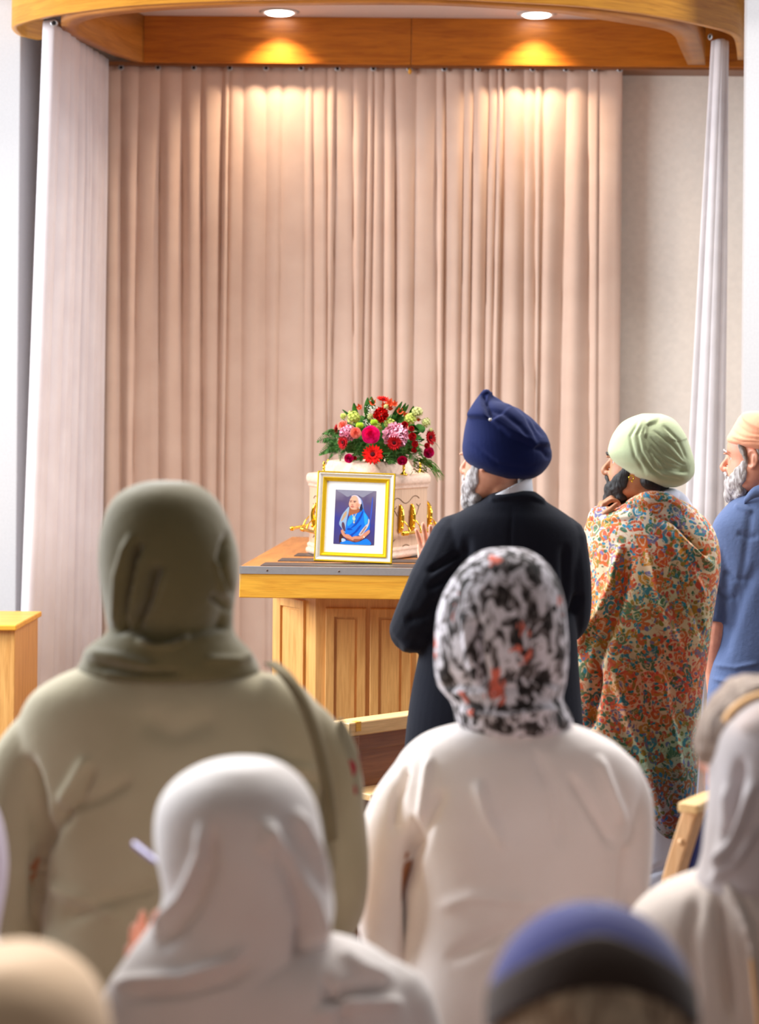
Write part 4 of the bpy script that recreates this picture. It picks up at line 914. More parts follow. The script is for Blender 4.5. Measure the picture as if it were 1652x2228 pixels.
for (x0, y0, x1, y1, x2, y2) in ((1412,945,1450,985,1502,1012),(1415,965,1455,1000,1502,1018),(1420,930,1465,965,1503,1008),(1430,960,1470,990,1500,1012),(1424,990,1460,1013,1500,1022),(1440,920,1480,960,1504,1004),(1440,1015,1470,1026,1504,1024),(1395,1000,1440,1035,1490,1042)):
    fol.append(('g', [(x0, y0), (x1, y1), (x2, y2)], 3.2, -.0045))
solid('turban', tr, M['sage'], root, .0036, 4, fol)
# shawl pattern
k = NT('paisley_shawl'); co_ = k.co(); wn = k.n('ShaderNodeTexNoise', i_Scale=16.0, i_Detail=2.0); k.l(co_, wn.inputs[0])
wm = k.n('ShaderNodeMix', data_type='RGBA', blend_type='LINEAR_LIGHT'); wm.inputs[0].default_value = .025; k.l(co_, wm.inputs[6]); k.l(wn.outputs['Color'], wm.inputs[7]); wc = wm.outputs[2]
def vor(sc, feat='F1', rnd_=1.0, src=None):
    v = k.n('ShaderNodeTexVoronoi', feature=feat, i_Scale=float(sc)); v.inputs['Randomness'].default_value = rnd_; k.l(src or wc, v.inputs['Vector']); return v
v1 = vor(25); v2 = vor(66); v3 = vor(110); ve = vor(26, 'DISTANCE_TO_EDGE')
cs = k.n('ShaderNodeSeparateColor'); k.l(v1.outputs['Color'], cs.inputs[0])
cs2 = k.n('ShaderNodeSeparateColor'); k.l(v2.outputs['Color'], cs2.inputs[0])
pal1 = k.ramp(cs.outputs[0], [(0, srgb((222, 112, 30))), (.28, srgb((206, 146, 26))), (.46, srgb((216, 88, 44))), (.64, srgb((88, 132, 100))), (.80, srgb((60, 140, 170))), (.92, srgb((120, 120, 168)))], 'CONSTANT')
pal2 = k.ramp(cs2.outputs[0], [(0, srgb((228, 120, 50))), (.25, srgb((32, 150, 190))), (.45, srgb((150, 138, 40))), (.62, srgb((214, 84, 60))), (.80, srgb((64, 120, 96))), (.92, srgb((128, 124, 190)))], 'CONSTANT')
m1 = k.ramp(v1.outputs['Distance'], [(.0, (1, 1, 1)), (.56, (1, 1, 1)), (.6, (0, 0, 0))]); m2 = k.ramp(v2.outputs['Distance'], [(.0, (1, 1, 1)), (.42, (1, 1, 1)), (.48, (0, 0, 0))])
ring_ = k.ramp(v1.outputs['Distance'], [(.24, (0, 0, 0)), (.27, (1, 1, 1)), (.33, (1, 1, 1)), (.36, (0, 0, 0))])
wv = k.n('ShaderNodeTexNoise', i_Scale=24.0, i_Detail=1.0, i_Distortion=2.0); k.l(co_, wv.inputs[0]); vine = k.ramp(wv.outputs[0], [(.475, (0, 0, 0)), (.49, (1, 1, 1)), (.51, (1, 1, 1)), (.525, (0, 0, 0))])
base = srgb((238, 222, 200)); colr = k.mix(m1, base, pal1); colr = k.mix(k.math('MULTIPLY', ring_, .8), colr, base); colr = k.mix(m2, colr, pal2); colr = k.mix(k.math('MULTIPLY', vine, .8), colr, k.ramp(cs.outputs[1], [(.4, srgb((238, 222, 200))), (.6, srgb((214, 100, 60)))], 'CONSTANT'))
zz = k.n('ShaderNodeSeparateXYZ'); k.l(k.co(), zz.inputs[0])
lown = k.n('ShaderNodeTexNoise', i_Scale=2.4); k.l(co_, lown.inputs[0])
dye = k.ramp(k.math('MULTIPLY', k.math('ADD', zz.outputs[2], k.math('MULTIPLY', lown.outputs[0], .5)), .5), [(.29, srgb((110, 120, 90))), (.36, srgb((84, 80, 140))), (.45, srgb((120, 176, 140))), (.55, srgb((236, 160, 110))), (.66, srgb((190, 196, 150))), (.74, srgb((250, 226, 190))), (.82, srgb((255, 250, 245)))])
k.l(k.mix(.8, colr, dye, 'MULTIPLY'), k.b.inputs['Base Color']); k.b.inputs['Roughness'].default_value = .75; k.b.inputs['Sheen Weight'].default_value = .1
wv2 = k.n('ShaderNodeTexNoise', i_Scale=90.0); k.l(co_, wv2.inputs[0]); k.bump(wv2.outputs[0], .15, .003)
M['shawl'] = k.m
sw_ = rows([(1078,1405,1462,.04,.04,0),(1086,1378,1486,.08,.09),(1100,1350,1508,.10,.12),(1118,1318,1528,.11,.13),(1140,1292,1546,.12,.14),(1165,1280,1558,.13,.15),(1200,1278,1565,.14,.16),(1240,1279,1565,.145,.16),(1300,1270,1556,.15,.16),(1360,1263,1548,.15,.16),(1430,1257,1540,.15,.16),(1500,1250,1530,.15,.16),(1570,1250,1524,.145,.16),(1650,1300,1520,.14,.15),(1730,1370,1514,.12,.13),(1790,1400,1508,.11,.12),(1815,1425,1500,.09,.1)], D, 48, 4, 2.3)
sw_.tube([P(1345,1150,D-.02), P(1312,1122,D+.0), P(1300,1132,D+.02), P(1296,1200,D+.04)], [.055,.038,.036,.06], 16, 4)
sw_.tube([P(1372,1098,D-.06), P(1410,1086,D-.085), P(1450,1092,D-.08), P(1490,1120,D-.06), P(1540,1170,D-.02)], [.018,.026,.03,.03,.02], 12, 5)
solid('shawl', sw_, M['shawl'], root, .0048, 5, [
 ('g', [(1350,1180),(1335,1260),(1310,1330),(1275,1400),(1256,1450)], 9, .016), ('g', [(1372,1190),(1352,1290),(1330,1370),(1300,1440),(1290,1540)], 10, -.014), ('g', [(1400,1180),(1420,1260),(1450,1350),(1480,1430)], 7, .006),
 ('g', [(1440,1130),(1490,1180),(1530,1215),(1560,1235)], 7, .011), ('g', [(1420,1110),(1470,1140),(1510,1180),(1545,1225)], 5, -.010), ('g', [(1450,1180),(1480,1260),(1510,1330),(1530,1400)], 8, -.007), ('g', [(1470,1180),(1505,1240),(1535,1300)], 7, .007),
 ('g', [(1300,1450),(1290,1530),(1285,1600)], 10, -.016), ('g', [(1272,1420),(1265,1500),(1262,1570)], 8, .008), ('g', [(1330,1440),(1360,1560),(1420,1680),(1450,1800)], 11, .009), ('g', [(1370,1400),(1410,1540),(1450,1660),(1480,1780)], 9, -.008), ('g', [(1430,1440),(1460,1560),(1490,1700)], 9, .007),
 ('s', [(1285,1158),(1310,1140),(1345,1128),(1385,1120)], 4, .006, 30)], noise=[((7, 7, 3), .006, 3)])
M['white_kurta'] = cloth('white_kurta', (226, 228, 244), bs=100, bst=.2)
kr = rows([(1062,1425,1468,.05,.05,0),(1075,1405,1490,.08,.08,0),(1110,1380,1512,.09,.09),(1180,1330,1530,.10,.11),(1500,1300,1490,.11,.12),(1700,1330,1490,.11,.12),(1850,1345,1500,.12,.13),(2000,1330,1510,.13,.14),(2200,1320,1520,.13,.14)], D+.03, 40, 3)
solid('kurta', kr, M['white_kurta'], root, .008, 4, [('g', [(1400,1905),(1440,1895),(1480,1880)], 6, -.012), ('g', [(1420,1930),(1400,1990)], 10, -.01), ('g', [(1450,1920),(1425,2000)], 9, .008)])
collar([(1418,1084,D-.04,14),(1432,1074,D-.075,20),(1452,1069,D-.085,26),(1476,1070,D-.05,26),(1482,1080,D+.0,20)], 0, .006, D, M['white_kurta'], root, 'kurta_collar')
trousers(M['white_kurta'], root, (P(1420,1500,D).x, D+.03), .4, .9, r=.10)
# ---------- C. man in peach turban and blue shirt
D = 6.95; root, c0 = person(1722, 0, D, 'person in a peach turban and blue shirt at the right edge')
hc = P(1643, 1000, D); hm = head_mat(hc, 1.14, 1.02, .0)
shz = P(1700, 1120, D).z
armL = (P(1595, 1180, D), P(1556, 1400, D+.0), P(1560, 1560, D+.08))
mb = MB(); body_pieces(mb, Vector((P(1705,1100,D).x, D+.02, 0)), hm, shz, .25, .93, .17, (armL, (P(1810,1180,D), P(1850,1400,D), P(1800,1500,D+.2))))
hand_pieces(mb, armL[2], (.3, .5, -.8), (1, 0, 0), 1, (.3,.3,.3,.3)); hand_pieces(mb, (P(1800,1500,D+.2)), (-.8, .5, .1), (0, 0, 1), 1, (.3,.3,.3,.3))
solid('body', mb, SK_P, root, .0045, 2, post=dents(hm))
eye(root, hm, -1); brows(root, hm, M['grey_beard'])
solid('beard', beard_pieces(hm, .98, .92), M['grey_beard'], root, .004, 2, noise=[(90, .0025, 2)])
GH = hairm('grey_hair', (168, 158, 152), (110, 96, 90)); hr = MB(); T = lambda *p: hm @ Vector(p)
for sx in (-1, 1): hr.tube([T(sx*.071,.032,.05), T(sx*.074,.018,.02), T(sx*.072,.008,-.01)], [.012, .011, .006], 10, 3)
hr.tube([T(-.073,-.03,.03), T(-.068,-.055,-.01), T(-.035,-.085,-.03), T(.035,-.085,-.03), T(.068,-.055,-.01), T(.073,-.03,.03)], [.014,.018,.02,.02,.018,.014], 10, 3); solid('hair', hr, GH, root, .004, 2, noise=[(80, .002, 1)])
M['peach'] = cloth('peach_turban_cloth', (246, 176, 142), (238, 164, 130), bs=120, bst=.15)
tr = rows([(896,1628,1690,.05,.05,0),(904,1612,1712,.09,.09),(920,1602,1730,.115,.12),(938,1592,1740,.125,.13),(952,1584,1744,.13,.13),(962,1585,1744,.13,.125),(970,1600,1742,.128,.12),(978,1622,1738,.12,.11)], D, 44, 4, 2.1)
solid('turban', tr, M['peach'], root, .0038, 4, [('s', [(1610,902),(1620,915),(1640,925),(1680,945)], 4, .010, 30), ('g', [(1588,948),(1615,962),(1660,968)], 3, -.004), ('g', [(1595,938),(1625,952),(1665,958)], 3, -.004), ('g', [(1605,925),(1635,940),(1680,948)], 3, -.004)])
M['blue_shirt'] = cloth('blue_linen_shirt', (92, 110, 150), (82, 98, 136), bs=90, bst=.3)
st = rows([(1050,1672,1740,.05,.05,0),(1062,1640,1770,.08,.09),(1085,1600,1800,.10,.11),(1110,1572,1830,.115,.12),(1140,1552,1850,.125,.13),(1180,1550,1858,.13,.135),(1260,1562,1850,.135,.14),(1360,1562,1850,.135,.14),(1440,1548,1850,.135,.14),(1520,1538,1860,.14,.145),(1640,1535,1865,.14,.15),(1780,1535,1865,.14,.15)], D, 44, 4, 2.2)
st.tube([P(1588,1165,D), P(1566,1260,D), P(1556,1352,D)], [.066,.064,.058], 18, 5, ends=False); st.tube([P(1822,1165,D), P(1840,1260,D), P(1850,1362,D)], [.066,.064,.06], 18, 5)
solid('shirt', st, M['blue_shirt'], root, .0055, 4, [('g', [(1640,1090),(1625,1180),(1610,1280),(1590,1350)], 9, -.0035), ('g', [(1600,1160),(1630,1170),(1652,1168)], 5, -.004), ('g', [(1575,1240),(1600,1260),(1640,1262)], 6, -.004), ('g', [(1565,1280),(1590,1300),(1610,1300)], 6, -.004), ('g', [(1548,1440),(1600,1450),(1652,1440)], 5, .005), ('g', [(1545,1470),(1600,1485),(1652,1480)], 5, .005), ('g', [(1650,1220),(1610,1320),(1580,1390),(1560,1440)], 14, -.008), ('g', [(1600,1100),(1640,1120)], 6, .005)], noise=[((9, 9, 5), .004, 6)])
collar([(1620,1085,D-.07,12),(1634,1066,D-.09,22),(1650,1056,D-.10,26),(1680,1052,D-.11,28),(1712,1056,D-.09,26)], 0, .006, D, M['blue_shirt'], root, 'shirt_collar')
M['dark_trousers'] = cloth('dark_trousers', (40, 42, 56), bs=150); trousers(M['dark_trousers'], root, (c0.x, D+.02), .1, .92, r=.105)
# ---------- D. woman in olive headscarf and green tunic
def simple_body(root, hcpx, D, yaw, shpy, arms, hip, seated, sk, s=1.0, byaw=0, hands=True, hscale=1.0, cxpx=None, vox=.006, pitch=0):
    hm = head_mat(P(*hcpx, D), yaw, hscale, pitch); mb = MB(); cx = P(cxpx if cxpx else hcpx[0], 1100, D).x
    body_pieces(mb, Vector((cx, D+.02, 0)), hm, P(hcpx[0], shpy, D).z, byaw, hip, .15, arms, seated, s=s)
    for A in arms: hand_pieces(mb, A[2], A[3], A[4], A[5], (.35, .35, .35, .35))
    solid('body', mb, sk, root, vox, 2); return hm
D = 3.74; root, c0 = person(375, 0, D, 'person in an olive headscarf and sage green tunic, broad back to the viewer')
simple_body(root, (375, 1215), D, .3, 1480, [(P(120,1600,D), P(45,1900,D+.02), P(90,2080,D+.2), (.6,.7,.3), (0,0,1), 1), (P(640,1600,D), P(735,1900,D+.02), P(660,2080,D+.2), (-.6,.7,.3), (0,0,1), -1)], .84, False, SK_B, 1.1, cxpx=380)
M['olive'] = cloth('olive_scarf_cloth', (122, 110, 72), (104, 94, 60), bs=50, bst=.3, sheen=.5)
sc = rows([(1050,335,395,.03,.03,0),(1056,300,425,.06,.07),(1075,262,458,.09,.10),(1105,238,482,.11,.12),(1150,223,503,.125,.13),(1200,217,518,.13,.13),(1250,219,521,.13,.125),(1300,226,512,.125,.12),(1340,234,508,.115,.11),(1375,238,510,.11,.10),(1395,215,525,.115,.10),(1415,190,545,.12,.11),(1440,180,560,.125,.12),(1460,172,566,.125,.12),(1474,200,540,.11,.10)], D, 48, 4, 2.1)
solid('headscarf', sc, M['olive'], root, .0055, 4, [
 ('g', [(290,1160),(262,1250),(248,1380)], 9, .010), ('g', [(305,1180),(285,1280),(258,1375)], 9, -.018), ('g', [(318,1190),(295,1290),(268,1378)], 7, .012), ('g', [(345,1230),(320,1320),(285,1378)], 12, -.016), ('g', [(362,1240),(335,1320),(290,1378)], 7, .012),
 ('g', [(500,1160),(480,1240),(510,1320)], 10, -.012), ('g', [(470,1220),(490,1290),(512,1310)], 7, .012), ('g', [(512,1335),(480,1310),(460,1300)], 7, -.010), ('s', [(235,1375),(290,1378),(340,1400),(420,1385),(515,1370)], 6, -.016, 50), ('g', [(295,1385),(330,1400),(370,1398),(420,1380)], 6, .012), ('g', [(180,1420),(260,1430),(350,1450)], 10, .008), ('g', [(190,1445),(280,1460),(400,1462)], 8, -.010), ('g', [(560,1420),(520,1440),(440,1440)], 9, .007)], noise=[((6, 6, 4), .004, 8)])
M['tunic_green'] = cloth('sage_tunic_cloth', (194, 182, 150), (180, 168, 136), bs=40, bst=.25, sheen=.4)
tn = rows([(1440,230,500,.08,.08,0),(1455,170,565,.10,.10),(1475,120,630,.115,.115),(1510,72,672,.13,.13),(1560,45,706,.14,.14),(1620,40,722,.15,.15),(1700,50,722,.155,.155),(1800,80,712,.15,.15),(1900,92,706,.15,.15),(2000,95,712,.155,.15),(2100,80,730,.165,.155),(2250,60,750,.17,.16),(2500,50,760,.17,.16)], D, 56, 4, 2.4)
tn.tube([P(122,1592,D), P(68,1665,D), P(38,1780,D), P(30,1900,D), P(40,1990,D+.05), P(90,2080,D+.16)], [.066,.074,.068,.062,.055,.045], 20, 5)
tn.tube([P(648,1592,D), P(702,1665,D), P(725,1780,D), P(735,1900,D), P(725,1990,D+.05), P(670,2080,D+.16)], [.064,.066,.060,.058,.055,.045], 20, 5)
solid('tunic', tn, M['tunic_green'], root, .007, 5, [
 ('g', [(60,1640),(85,1730),(95,1830),(85,1920),(75,2010)], 12, -.022), ('g', [(150,1760),(120,1800),(100,1850)], 14, -.010), ('g', [(190,1640),(160,1700),(130,1750)], 12, .008), ('g', [(205,1660),(175,1730),(130,1790)], 10, -.009), ('g', [(290,1690),(220,1730),(150,1760)], 13, -.009),
 ('g', [(700,1700),(705,1800),(708,1900),(712,2000)], 10, -.020), ('g', [(610,1690),(650,1700),(690,1705)], 9, -.009), ('g', [(560,1640),(620,1670),(690,1680)], 10, .006), ('g', [(130,2000),(220,1960),(350,1920)], 16, -.009), ('g', [(100,1920),(200,1960),(280,2000)], 16, .007), ('g', [(600,1800),(500,1900),(460,2000)], 22, -.008), ('g', [(300,1560),(380,1600),(480,1560)], 26, -.006)], noise=[((4, 4, 3), .008, 4), ((11, 11, 6), .003, 5)])
M['strap'] = cloth('sheer_olive_stole', (150, 136, 104), (120, 106, 76), bs=60)
rib = MB(); pts = [(585,1440,-.02),(615,1462,-.10),(650,1510,-.135),(680,1580,-.15),(702,1660,-.15),(716,1750,-.14),(724,1830,-.12)]
R = []
for x, y, d in cr(pts, 6):
    a = P(x-13, y+3, D+d-.012); b = P(x+13, y-3, D+d-.004); m_ = (a+b)/2+Vector((0, -.008, 0)); R.append([a, m_, b, b+Vector((0, .005, 0)), m_+Vector((0, .005, 0)), a+Vector((0, .005, 0))])
rib.rings(R); rib.build('stole_edge', M['strap'], root)
k = NT('red_floral_sleeve'); v = k.n('ShaderNodeTexVoronoi', i_Scale=22.0); k.l(k.co(), v.inputs['Vector']); k.l(k.ramp(v.outputs['Distance'], [(.0, srgb((176, 36, 56))), (.32, srgb((176, 36, 56))), (.42, srgb((168, 160, 134)))]), k.b.inputs['Base Color']); k.b.inputs['Roughness'].default_value = .85
MB().tube([P(742,1570,D-.02), P(752,1640,D-.02), P(756,1720,D-.02), P(750,1790,D-.02)], [.006,.024,.028,.010], 14, 5).build('embroidered_stole_end', k.m, root)
trousers(M['tunic_green'], root, (c0.x, D+.02), 0, .82, r=.12)
# ---------- E. woman in black and white floral headscarf and white kurta
D = 4.02; root, c0 = person(1100, 0, D, 'person in a black, white and coral patterned headscarf and a white kurta')
simple_body(root, (1100, 1345), D, .1, 1600, [(P(890,1720,D), P(840,1960,D+.02), P(880,2100,D+.2), (.6,.7,.3), (0,0,1), 1), (P(1340,1720,D), P(1375,1920,D+.02), P(1330,2080,D+.2), (-.6,.7,.3), (0,0,1), -1)], .78, False, SK_B, .95, cxpx=1110)
k = NT('black_white_scarf'); co_ = k.co((1, 1, .62)); n1 = k.n('ShaderNodeTexNoise', i_Scale=44.0, i_Detail=2.5, i_Distortion=1.0); k.l(co_, n1.inputs[0])
bw = k.ramp(n1.outputs[0], [(.40, srgb((34, 28, 28))), (.48, srgb((110, 100, 100))), (.56, srgb((226, 220, 228)))])
v = k.n('ShaderNodeTexVoronoi', i_Scale=17.0); wq = k.n('ShaderNodeMix', data_type='RGBA', blend_type='LINEAR_LIGHT'); wq.inputs[0].default_value = .03; k.l(co_, wq.inputs[6]); k.l(n1.outputs['Color'], wq.inputs[7]); k.l(wq.outputs[2], v.inputs['Vector']); s3 = k.n('ShaderNodeSeparateColor'); k.l(v.outputs['Color'], s3.inputs[0])
spot = k.math('MULTIPLY', k.math('LESS_THAN', v.outputs['Distance'], .30), k.math('GREATER_THAN', s3.outputs[0], .58)); k.l(k.mix(spot, bw, srgb((224, 112, 92))), k.b.inputs['Base Color']); k.b.inputs['Roughness'].default_value = .85
M['bw'] = k.m
sc = rows([(1193,1072,1128,.03,.03,0),(1200,1045,1155,.06,.07),(1220,1015,1185,.09,.10),(1255,988,1212,.11,.11),(1300,963,1229,.12,.12),(1350,951,1236,.125,.12),(1400,948,1240,.125,.12),(1450,947,1238,.12,.11),(1490,953,1232,.11,.10),(1510,968,1226,.105,.10),(1530,982,1230,.11,.10),(1555,988,1244,.115,.10),(1575,992,1246,.11,.10),(1588,1020,1220,.09,.09)], D, 48, 4, 2.1)
solid('headscarf', sc, M['bw'], root, .0055, 4, [('g', [(1040,1350),(1045,1430),(1060,1500)], 9, -.014), ('g', [(1010,1330),(1020,1420),(1040,1500)], 8, .006), ('s', [(960,1495),(1040,1500),(1120,1488),(1225,1500)], 7, -.014, 40), ('g', [(1060,1505),(1130,1500),(1200,1510)], 8, -.01), ('g', [(1000,1540),(1100,1560),(1220,1545)], 9, .008), ('g', [(1175,1400),(1190,1440),(1180,1490)], 8, -.008)], noise=[((8, 8, 5), .004, 2)])
M['white_cloth'] = cloth('white_cotton', (250, 240, 236), (242, 230, 224), bs=40, bst=.3, sheen=.3)
tn = rows([(1568,1040,1200,.07,.07,0),(1578,990,1250,.09,.09),(1595,930,1300,.10,.10),(1620,890,1345,.115,.115),(1655,860,1375,.125,.125),(1700,850,1390,.135,.135),(1780,862,1380,.14,.14),(1880,895,1362,.14,.14),(1960,905,1362,.14,.14),(2060,905,1368,.15,.15),(2200,890,1385,.16,.16),(2400,880,1400,.16,.16)], D, 52, 4, 2.4)
tn.tube([P(908,1694,D), P(872,1750,D), P(843,1830,D), P(832,1940,D), P(838,2020,D+.04), P(880,2100,D+.16)], [.058,.062,.062,.056,.05,.042], 20, 5)
tn.tube([P(1330,1692,D), P(1354,1750,D), P(1362,1830,D), P(1356,1930,D), P(1350,2000,D+.04), P(1320,2080,D+.16)], [.058,.056,.050,.048,.045,.042], 20, 5)
solid('kurta', tn, M['white_cloth'], root, .0065, 5, [
 ('g', [(900,1780),(898,1870),(892,1960),(888,2060)], 10, -.022), ('g', [(1362,1840),(1350,1900),(1342,1990)], 8, -.014), ('g', [(885,1660),(865,1740),(860,1820)], 9, -.010), ('g', [(935,1640),(925,1720),(915,1800)], 8, .008), ('g', [(970,1720),(930,1800),(900,1880)], 12, -.011), ('g', [(1030,1700),(1060,1780),(1110,1850)], 12, .008), ('g', [(1240,1680),(1290,1760),(1340,1850)], 11, -.009), ('g', [(1300,1640),(1330,1720),(1355,1800)], 10, .010), ('g', [(1160,1620),(1200,1720),(1220,1850)], 14, -.006), ('g', [(970,2100),(1080,2030),(1220,1990)], 16, -.007), ('g', [(940,1980),(1030,1950),(1180,1960)], 14, .006)], noise=[((5, 5, 3), .007, 7), ((13, 13, 6), .0028, 9)])
trousers(M['white_cloth'], root, (c0.x, D+.02), 0, .76, r=.11)
# ---------- F. woman in white headscarf, seated
D = 2.8; root, c0 = person(560, 0, D, 'person in a white headscarf and lilac-armed glasses, seated in front of the olive-scarfed woman')
hm = simple_body(root, (512, 1845), D, .75, 2110, [(P(340,2230,D), P(330,2460,D+.1), P(398,2190,D+.20), (-.62,.1,.78), (.6,-.6,.3), 1), (P(800,2200,D), P(860,2480,D+.05), P(740,2520,D+.3), (-.6,.7,.3), (0,0,1), -1)], .50, True, SK_P, .95, byaw=.2, cxpx=570)
M['white_scarf'] = cloth('white_scarf_cloth', (234, 226, 222), (222, 212, 208), bs=30, bst=.3, sheen=.4)
sc = rows([(1650,495,560,.03,.03,0),(1656,455,600,.06,.07),(1672,412,635,.08,.10),(1700,372,665,.10,.12),(1740,344,688,.115,.13),(1790,333,702,.12,.13),(1850,335,710,.12,.12),(1900,346,718,.115,.11),(1945,352,728,.11,.10),(1985,342,730,.105,.10),(2020,320,722,.105,.10),(2060,290,718,.11,.10),(2100,262,740,.12,.12),(2140,236,760,.125,.13),(2180,222,800,.13,.14),(2235,215,850,.14,.15)], D, 52, 4, 2.1)
solid('headscarf', sc, M['white_scarf'], root, .005, 5, [
 ('g', [(440,1790),(435,1860),(400,1940),(330,2040)], 11, .012), ('g', [(460,1800),(455,1900),(420,1980),(340,2070)], 14, -.010), ('g', [(560,1780),(620,1860),(680,1960),(712,2060)], 15, .012), ('g', [(590,1830),(640,1900),(665,1980),(660,2120)], 16, -.014), ('g', [(640,1760),(690,1850),(720,1940)], 12, .008), ('g', [(540,2050),(500,2090),(400,2130),(240,2140)], 12, .012), ('g', [(560,2080),(500,2130),(400,2160),(260,2170)], 12, -.008), ('g', [(660,2020),(655,2100),(640,2200)], 10, -.012), ('g', [(600,1790),(570,1840),(620,1880)], 12, .006)], noise=[((5, 5, 3), .006, 12)])
tn = rows([(2052,640,740,.05,.05,0),(2065,480,790,.08,.08),(2085,400,830,.10,.10),(2115,330,866,.115,.115),(2160,275,900,.125,.125),(2210,245,925,.13,.13),(2300,225,945,.14,.14),(2500,240,930,.15,.15),(2650,240,930,.15,.16)], D, 48, 4, 2.3)
tn.tube([P(845,2190,D), P(885,2330,D), P(870,2480,D+.05), P(760,2510,D+.25)], [.062,.06,.055,.045], 18, 4); tn.tube([P(310,2190,D), P(270,2330,D), P(320,2440,D+.08), P(385,2240,D+.18)], [.06,.058,.05,.035], 18, 4)
solid('tunic', tn, M['white_scarf'], root, .0065, 5, [('g', [(690,2180),(760,2150),(860,2150)], 12, -.012), ('g', [(670,2210),(760,2180),(880,2190)], 10, .010), ('g', [(730,2070),(780,2110),(850,2140)], 9, .008), ('g', [(700,2120),(720,2160),(760,2228)], 10, -.01)], noise=[((5, 5, 4), .007, 13)])
M['lilac'] = plain('lilac_plastic', (150, 128, 190), .3)
g = MB(); T = lambda *p: hm @ Vector(p)
g.tube([P(292,1836,D+.10), P(312,1852,D+.07), P(338,1872,D+.03), P(360,1880,D+.0)], [.005, .005, .004, .003], 8, 3, flat=((0, 1, 0), .5))
for sx in (-1, 1):
    R = []
    for q in range(25):
        a = 2*PI*q/24; cc = Vector((sx*.034+math.cos(a)*.025, .108-abs(sx*.034+math.cos(a)*.025)*.2, .0+math.sin(a)*.019)); rr = Vector((math.cos(a), 0, math.sin(a))); R.append([T(*(cc+rr*(.0018*math.cos(b))+Vector((0, 1, 0))*(.0018*math.sin(b)))) for b in [2*PI*j/6 for j in range(6)]])
    g.rings(R, cap=False)
g.build('glasses', M['lilac'], root)
trousers(M['white_scarf'], root, (c0.x, D+.02), .2, .50, True, r=.10)
# ---------- G. woman in sheer white scarf at the right
D = 3.25; root, c0 = person(1690, 0, D, 'person in a sheer white scarf with orange border, cut off by the right edge')
hm = simple_body(root, (1650, 1640), D, .95, 1900, [(P(1470,2020,D), P(1430,2250,D+.05), P(1500,2330,D+.25), (.6,.7,.3), (0,0,1), 1), (P(1880,2020,D), P(1930,2250,D+.05), P(1850,2330,D+.25), (-.6,.7,.3), (0,0,1), -1)], .50, True, SK_P, .95, byaw=.3, hscale=.9, cxpx=1690)
HG = hairm('greying_brown_hair', (176, 152, 134), (128, 104, 90))
hr = rows([(1474,1630,1680,.04,.04,0),(1483,1590,1715,.07,.08),(1515,1555,1740,.08,.09),(1550,1530,1760,.09,.10),(1590,1514,1770,.09,.10),(1630,1508,1770,.085,.08),(1660,1520,1765,.07,.06)], D+.01, 40, 3)
solid('hair', hr, HG, root, .005, 3, noise=[(60, .003, 4)])
k = NT('sheer_scarf'); s4 = k.n('ShaderNodeSeparateXYZ'); k.l(k.co(), s4.inputs[0]); nz = k.n('ShaderNodeTexNoise', i_Scale=6.0); k.l(k.co(), nz.inputs[0])
k.l(k.ramp(nz.outputs[0], [(.35, srgb((196, 184, 182))), (.65, srgb((224, 216, 218)))]), k.b.inputs['Base Color']); k.b.inputs['Roughness'].default_value = .8; k.b.inputs['Sheen Weight'].default_value = .3; M['sheer'] = k.m
sc = rows([(1500,1655,1720,.05,.05,-.02),(1512,1615,1750,.08,.09,-.02),(1540,1578,1776,.10,.10,-.02),(1575,1553,1792,.115,.11,-.02),(1620,1540,1802,.12,.11,-.02),(1680,1534,1806,.12,.11,-.02),(1740,1532,1806,.115,.10,-.02),(1800,1526,1806,.11,.10,-.02),(1860,1520,1812,.11,.10,-.02),(1900,1508,1830,.11,.10,-.02),(1925,1500,1850,.10,.10,-.02)], D, 48, 4, 2.1)
solid('headscarf', sc, M['sheer'], root, .0055, 5, [('g', [(1590,1700),(1585,1780),(1560,1900)], 12, .010), ('g', [(1652,1690),(1620,1780),(1560,1900)], 10, .012), ('g', [(1620,1640),(1600,1740),(1575,1850)], 12, -.012), ('g', [(1652,1800),(1600,1880),(1540,1920)], 9, .009)], noise=[((6, 6, 3), .005, 15)])
M['orange'] = cloth('orange_border', (250, 204, 150), (244, 186, 126))
R = []
for x, y, d in cr([(1700,1508,-.09),(1660,1512,-.085),(1625,1525,-.085),(1594,1548,-.08),(1578,1572,-.07)], 6):
    a = P(x-4, y-5, D+d-.022); b = P(x+4, y+6, D+d-.034); R.append([a, b, b+Vector((0, .01, 0)), a+Vector((0, .01, 0))])
MB().rings(R).build('scarf_border', M['orange'], root)
tn = rows([(1895,1560,1800,.07,.07,0),(1908,1510,1840,.09,.09),(1930,1450,1890,.11,.11),(1960,1405,1930,.12,.12),(1995,1378,1960,.13,.13),(2050,1365,1975,.135,.135),(2150,1360,1985,.14,.14),(2300,1365,1985,.15,.15),(2600,1380,1980,.15,.15)], D, 48, 4, 2.3)
M['cream_cloth'] = cloth('cream_white_cotton', (228, 214, 204), (218, 202, 190), bs=40, bst=.3)
solid('shawl', tn, M['cream_cloth'], root, .0065, 5, [('s', [(1545,1915),(1600,1970),(1630,2060),(1645,2228)], 7, .018, 60), ('g', [(1560,1930),(1575,2040),(1600,2228)], 12, -.012), ('g', [(1520,1930),(1500,2040),(1510,2200)], 14, -.008), ('g', [(1600,1940),(1640,2020),(1660,2150)], 10, -.010)], noise=[((5, 5, 3), .006, 16)])
tn = MB().tube([P(1636,2090,D-.165), P(1642,2150,D-.17), P(1650,2220,D-.17), P(1652,2300,D-.17)], [.003,.004,.004,.004], 8, 4); tn.build('shawl_border', M['orange'], root)
trousers(M['cream_cloth'], root, (c0.x, D+.02), .2, .50, True, r=.10)
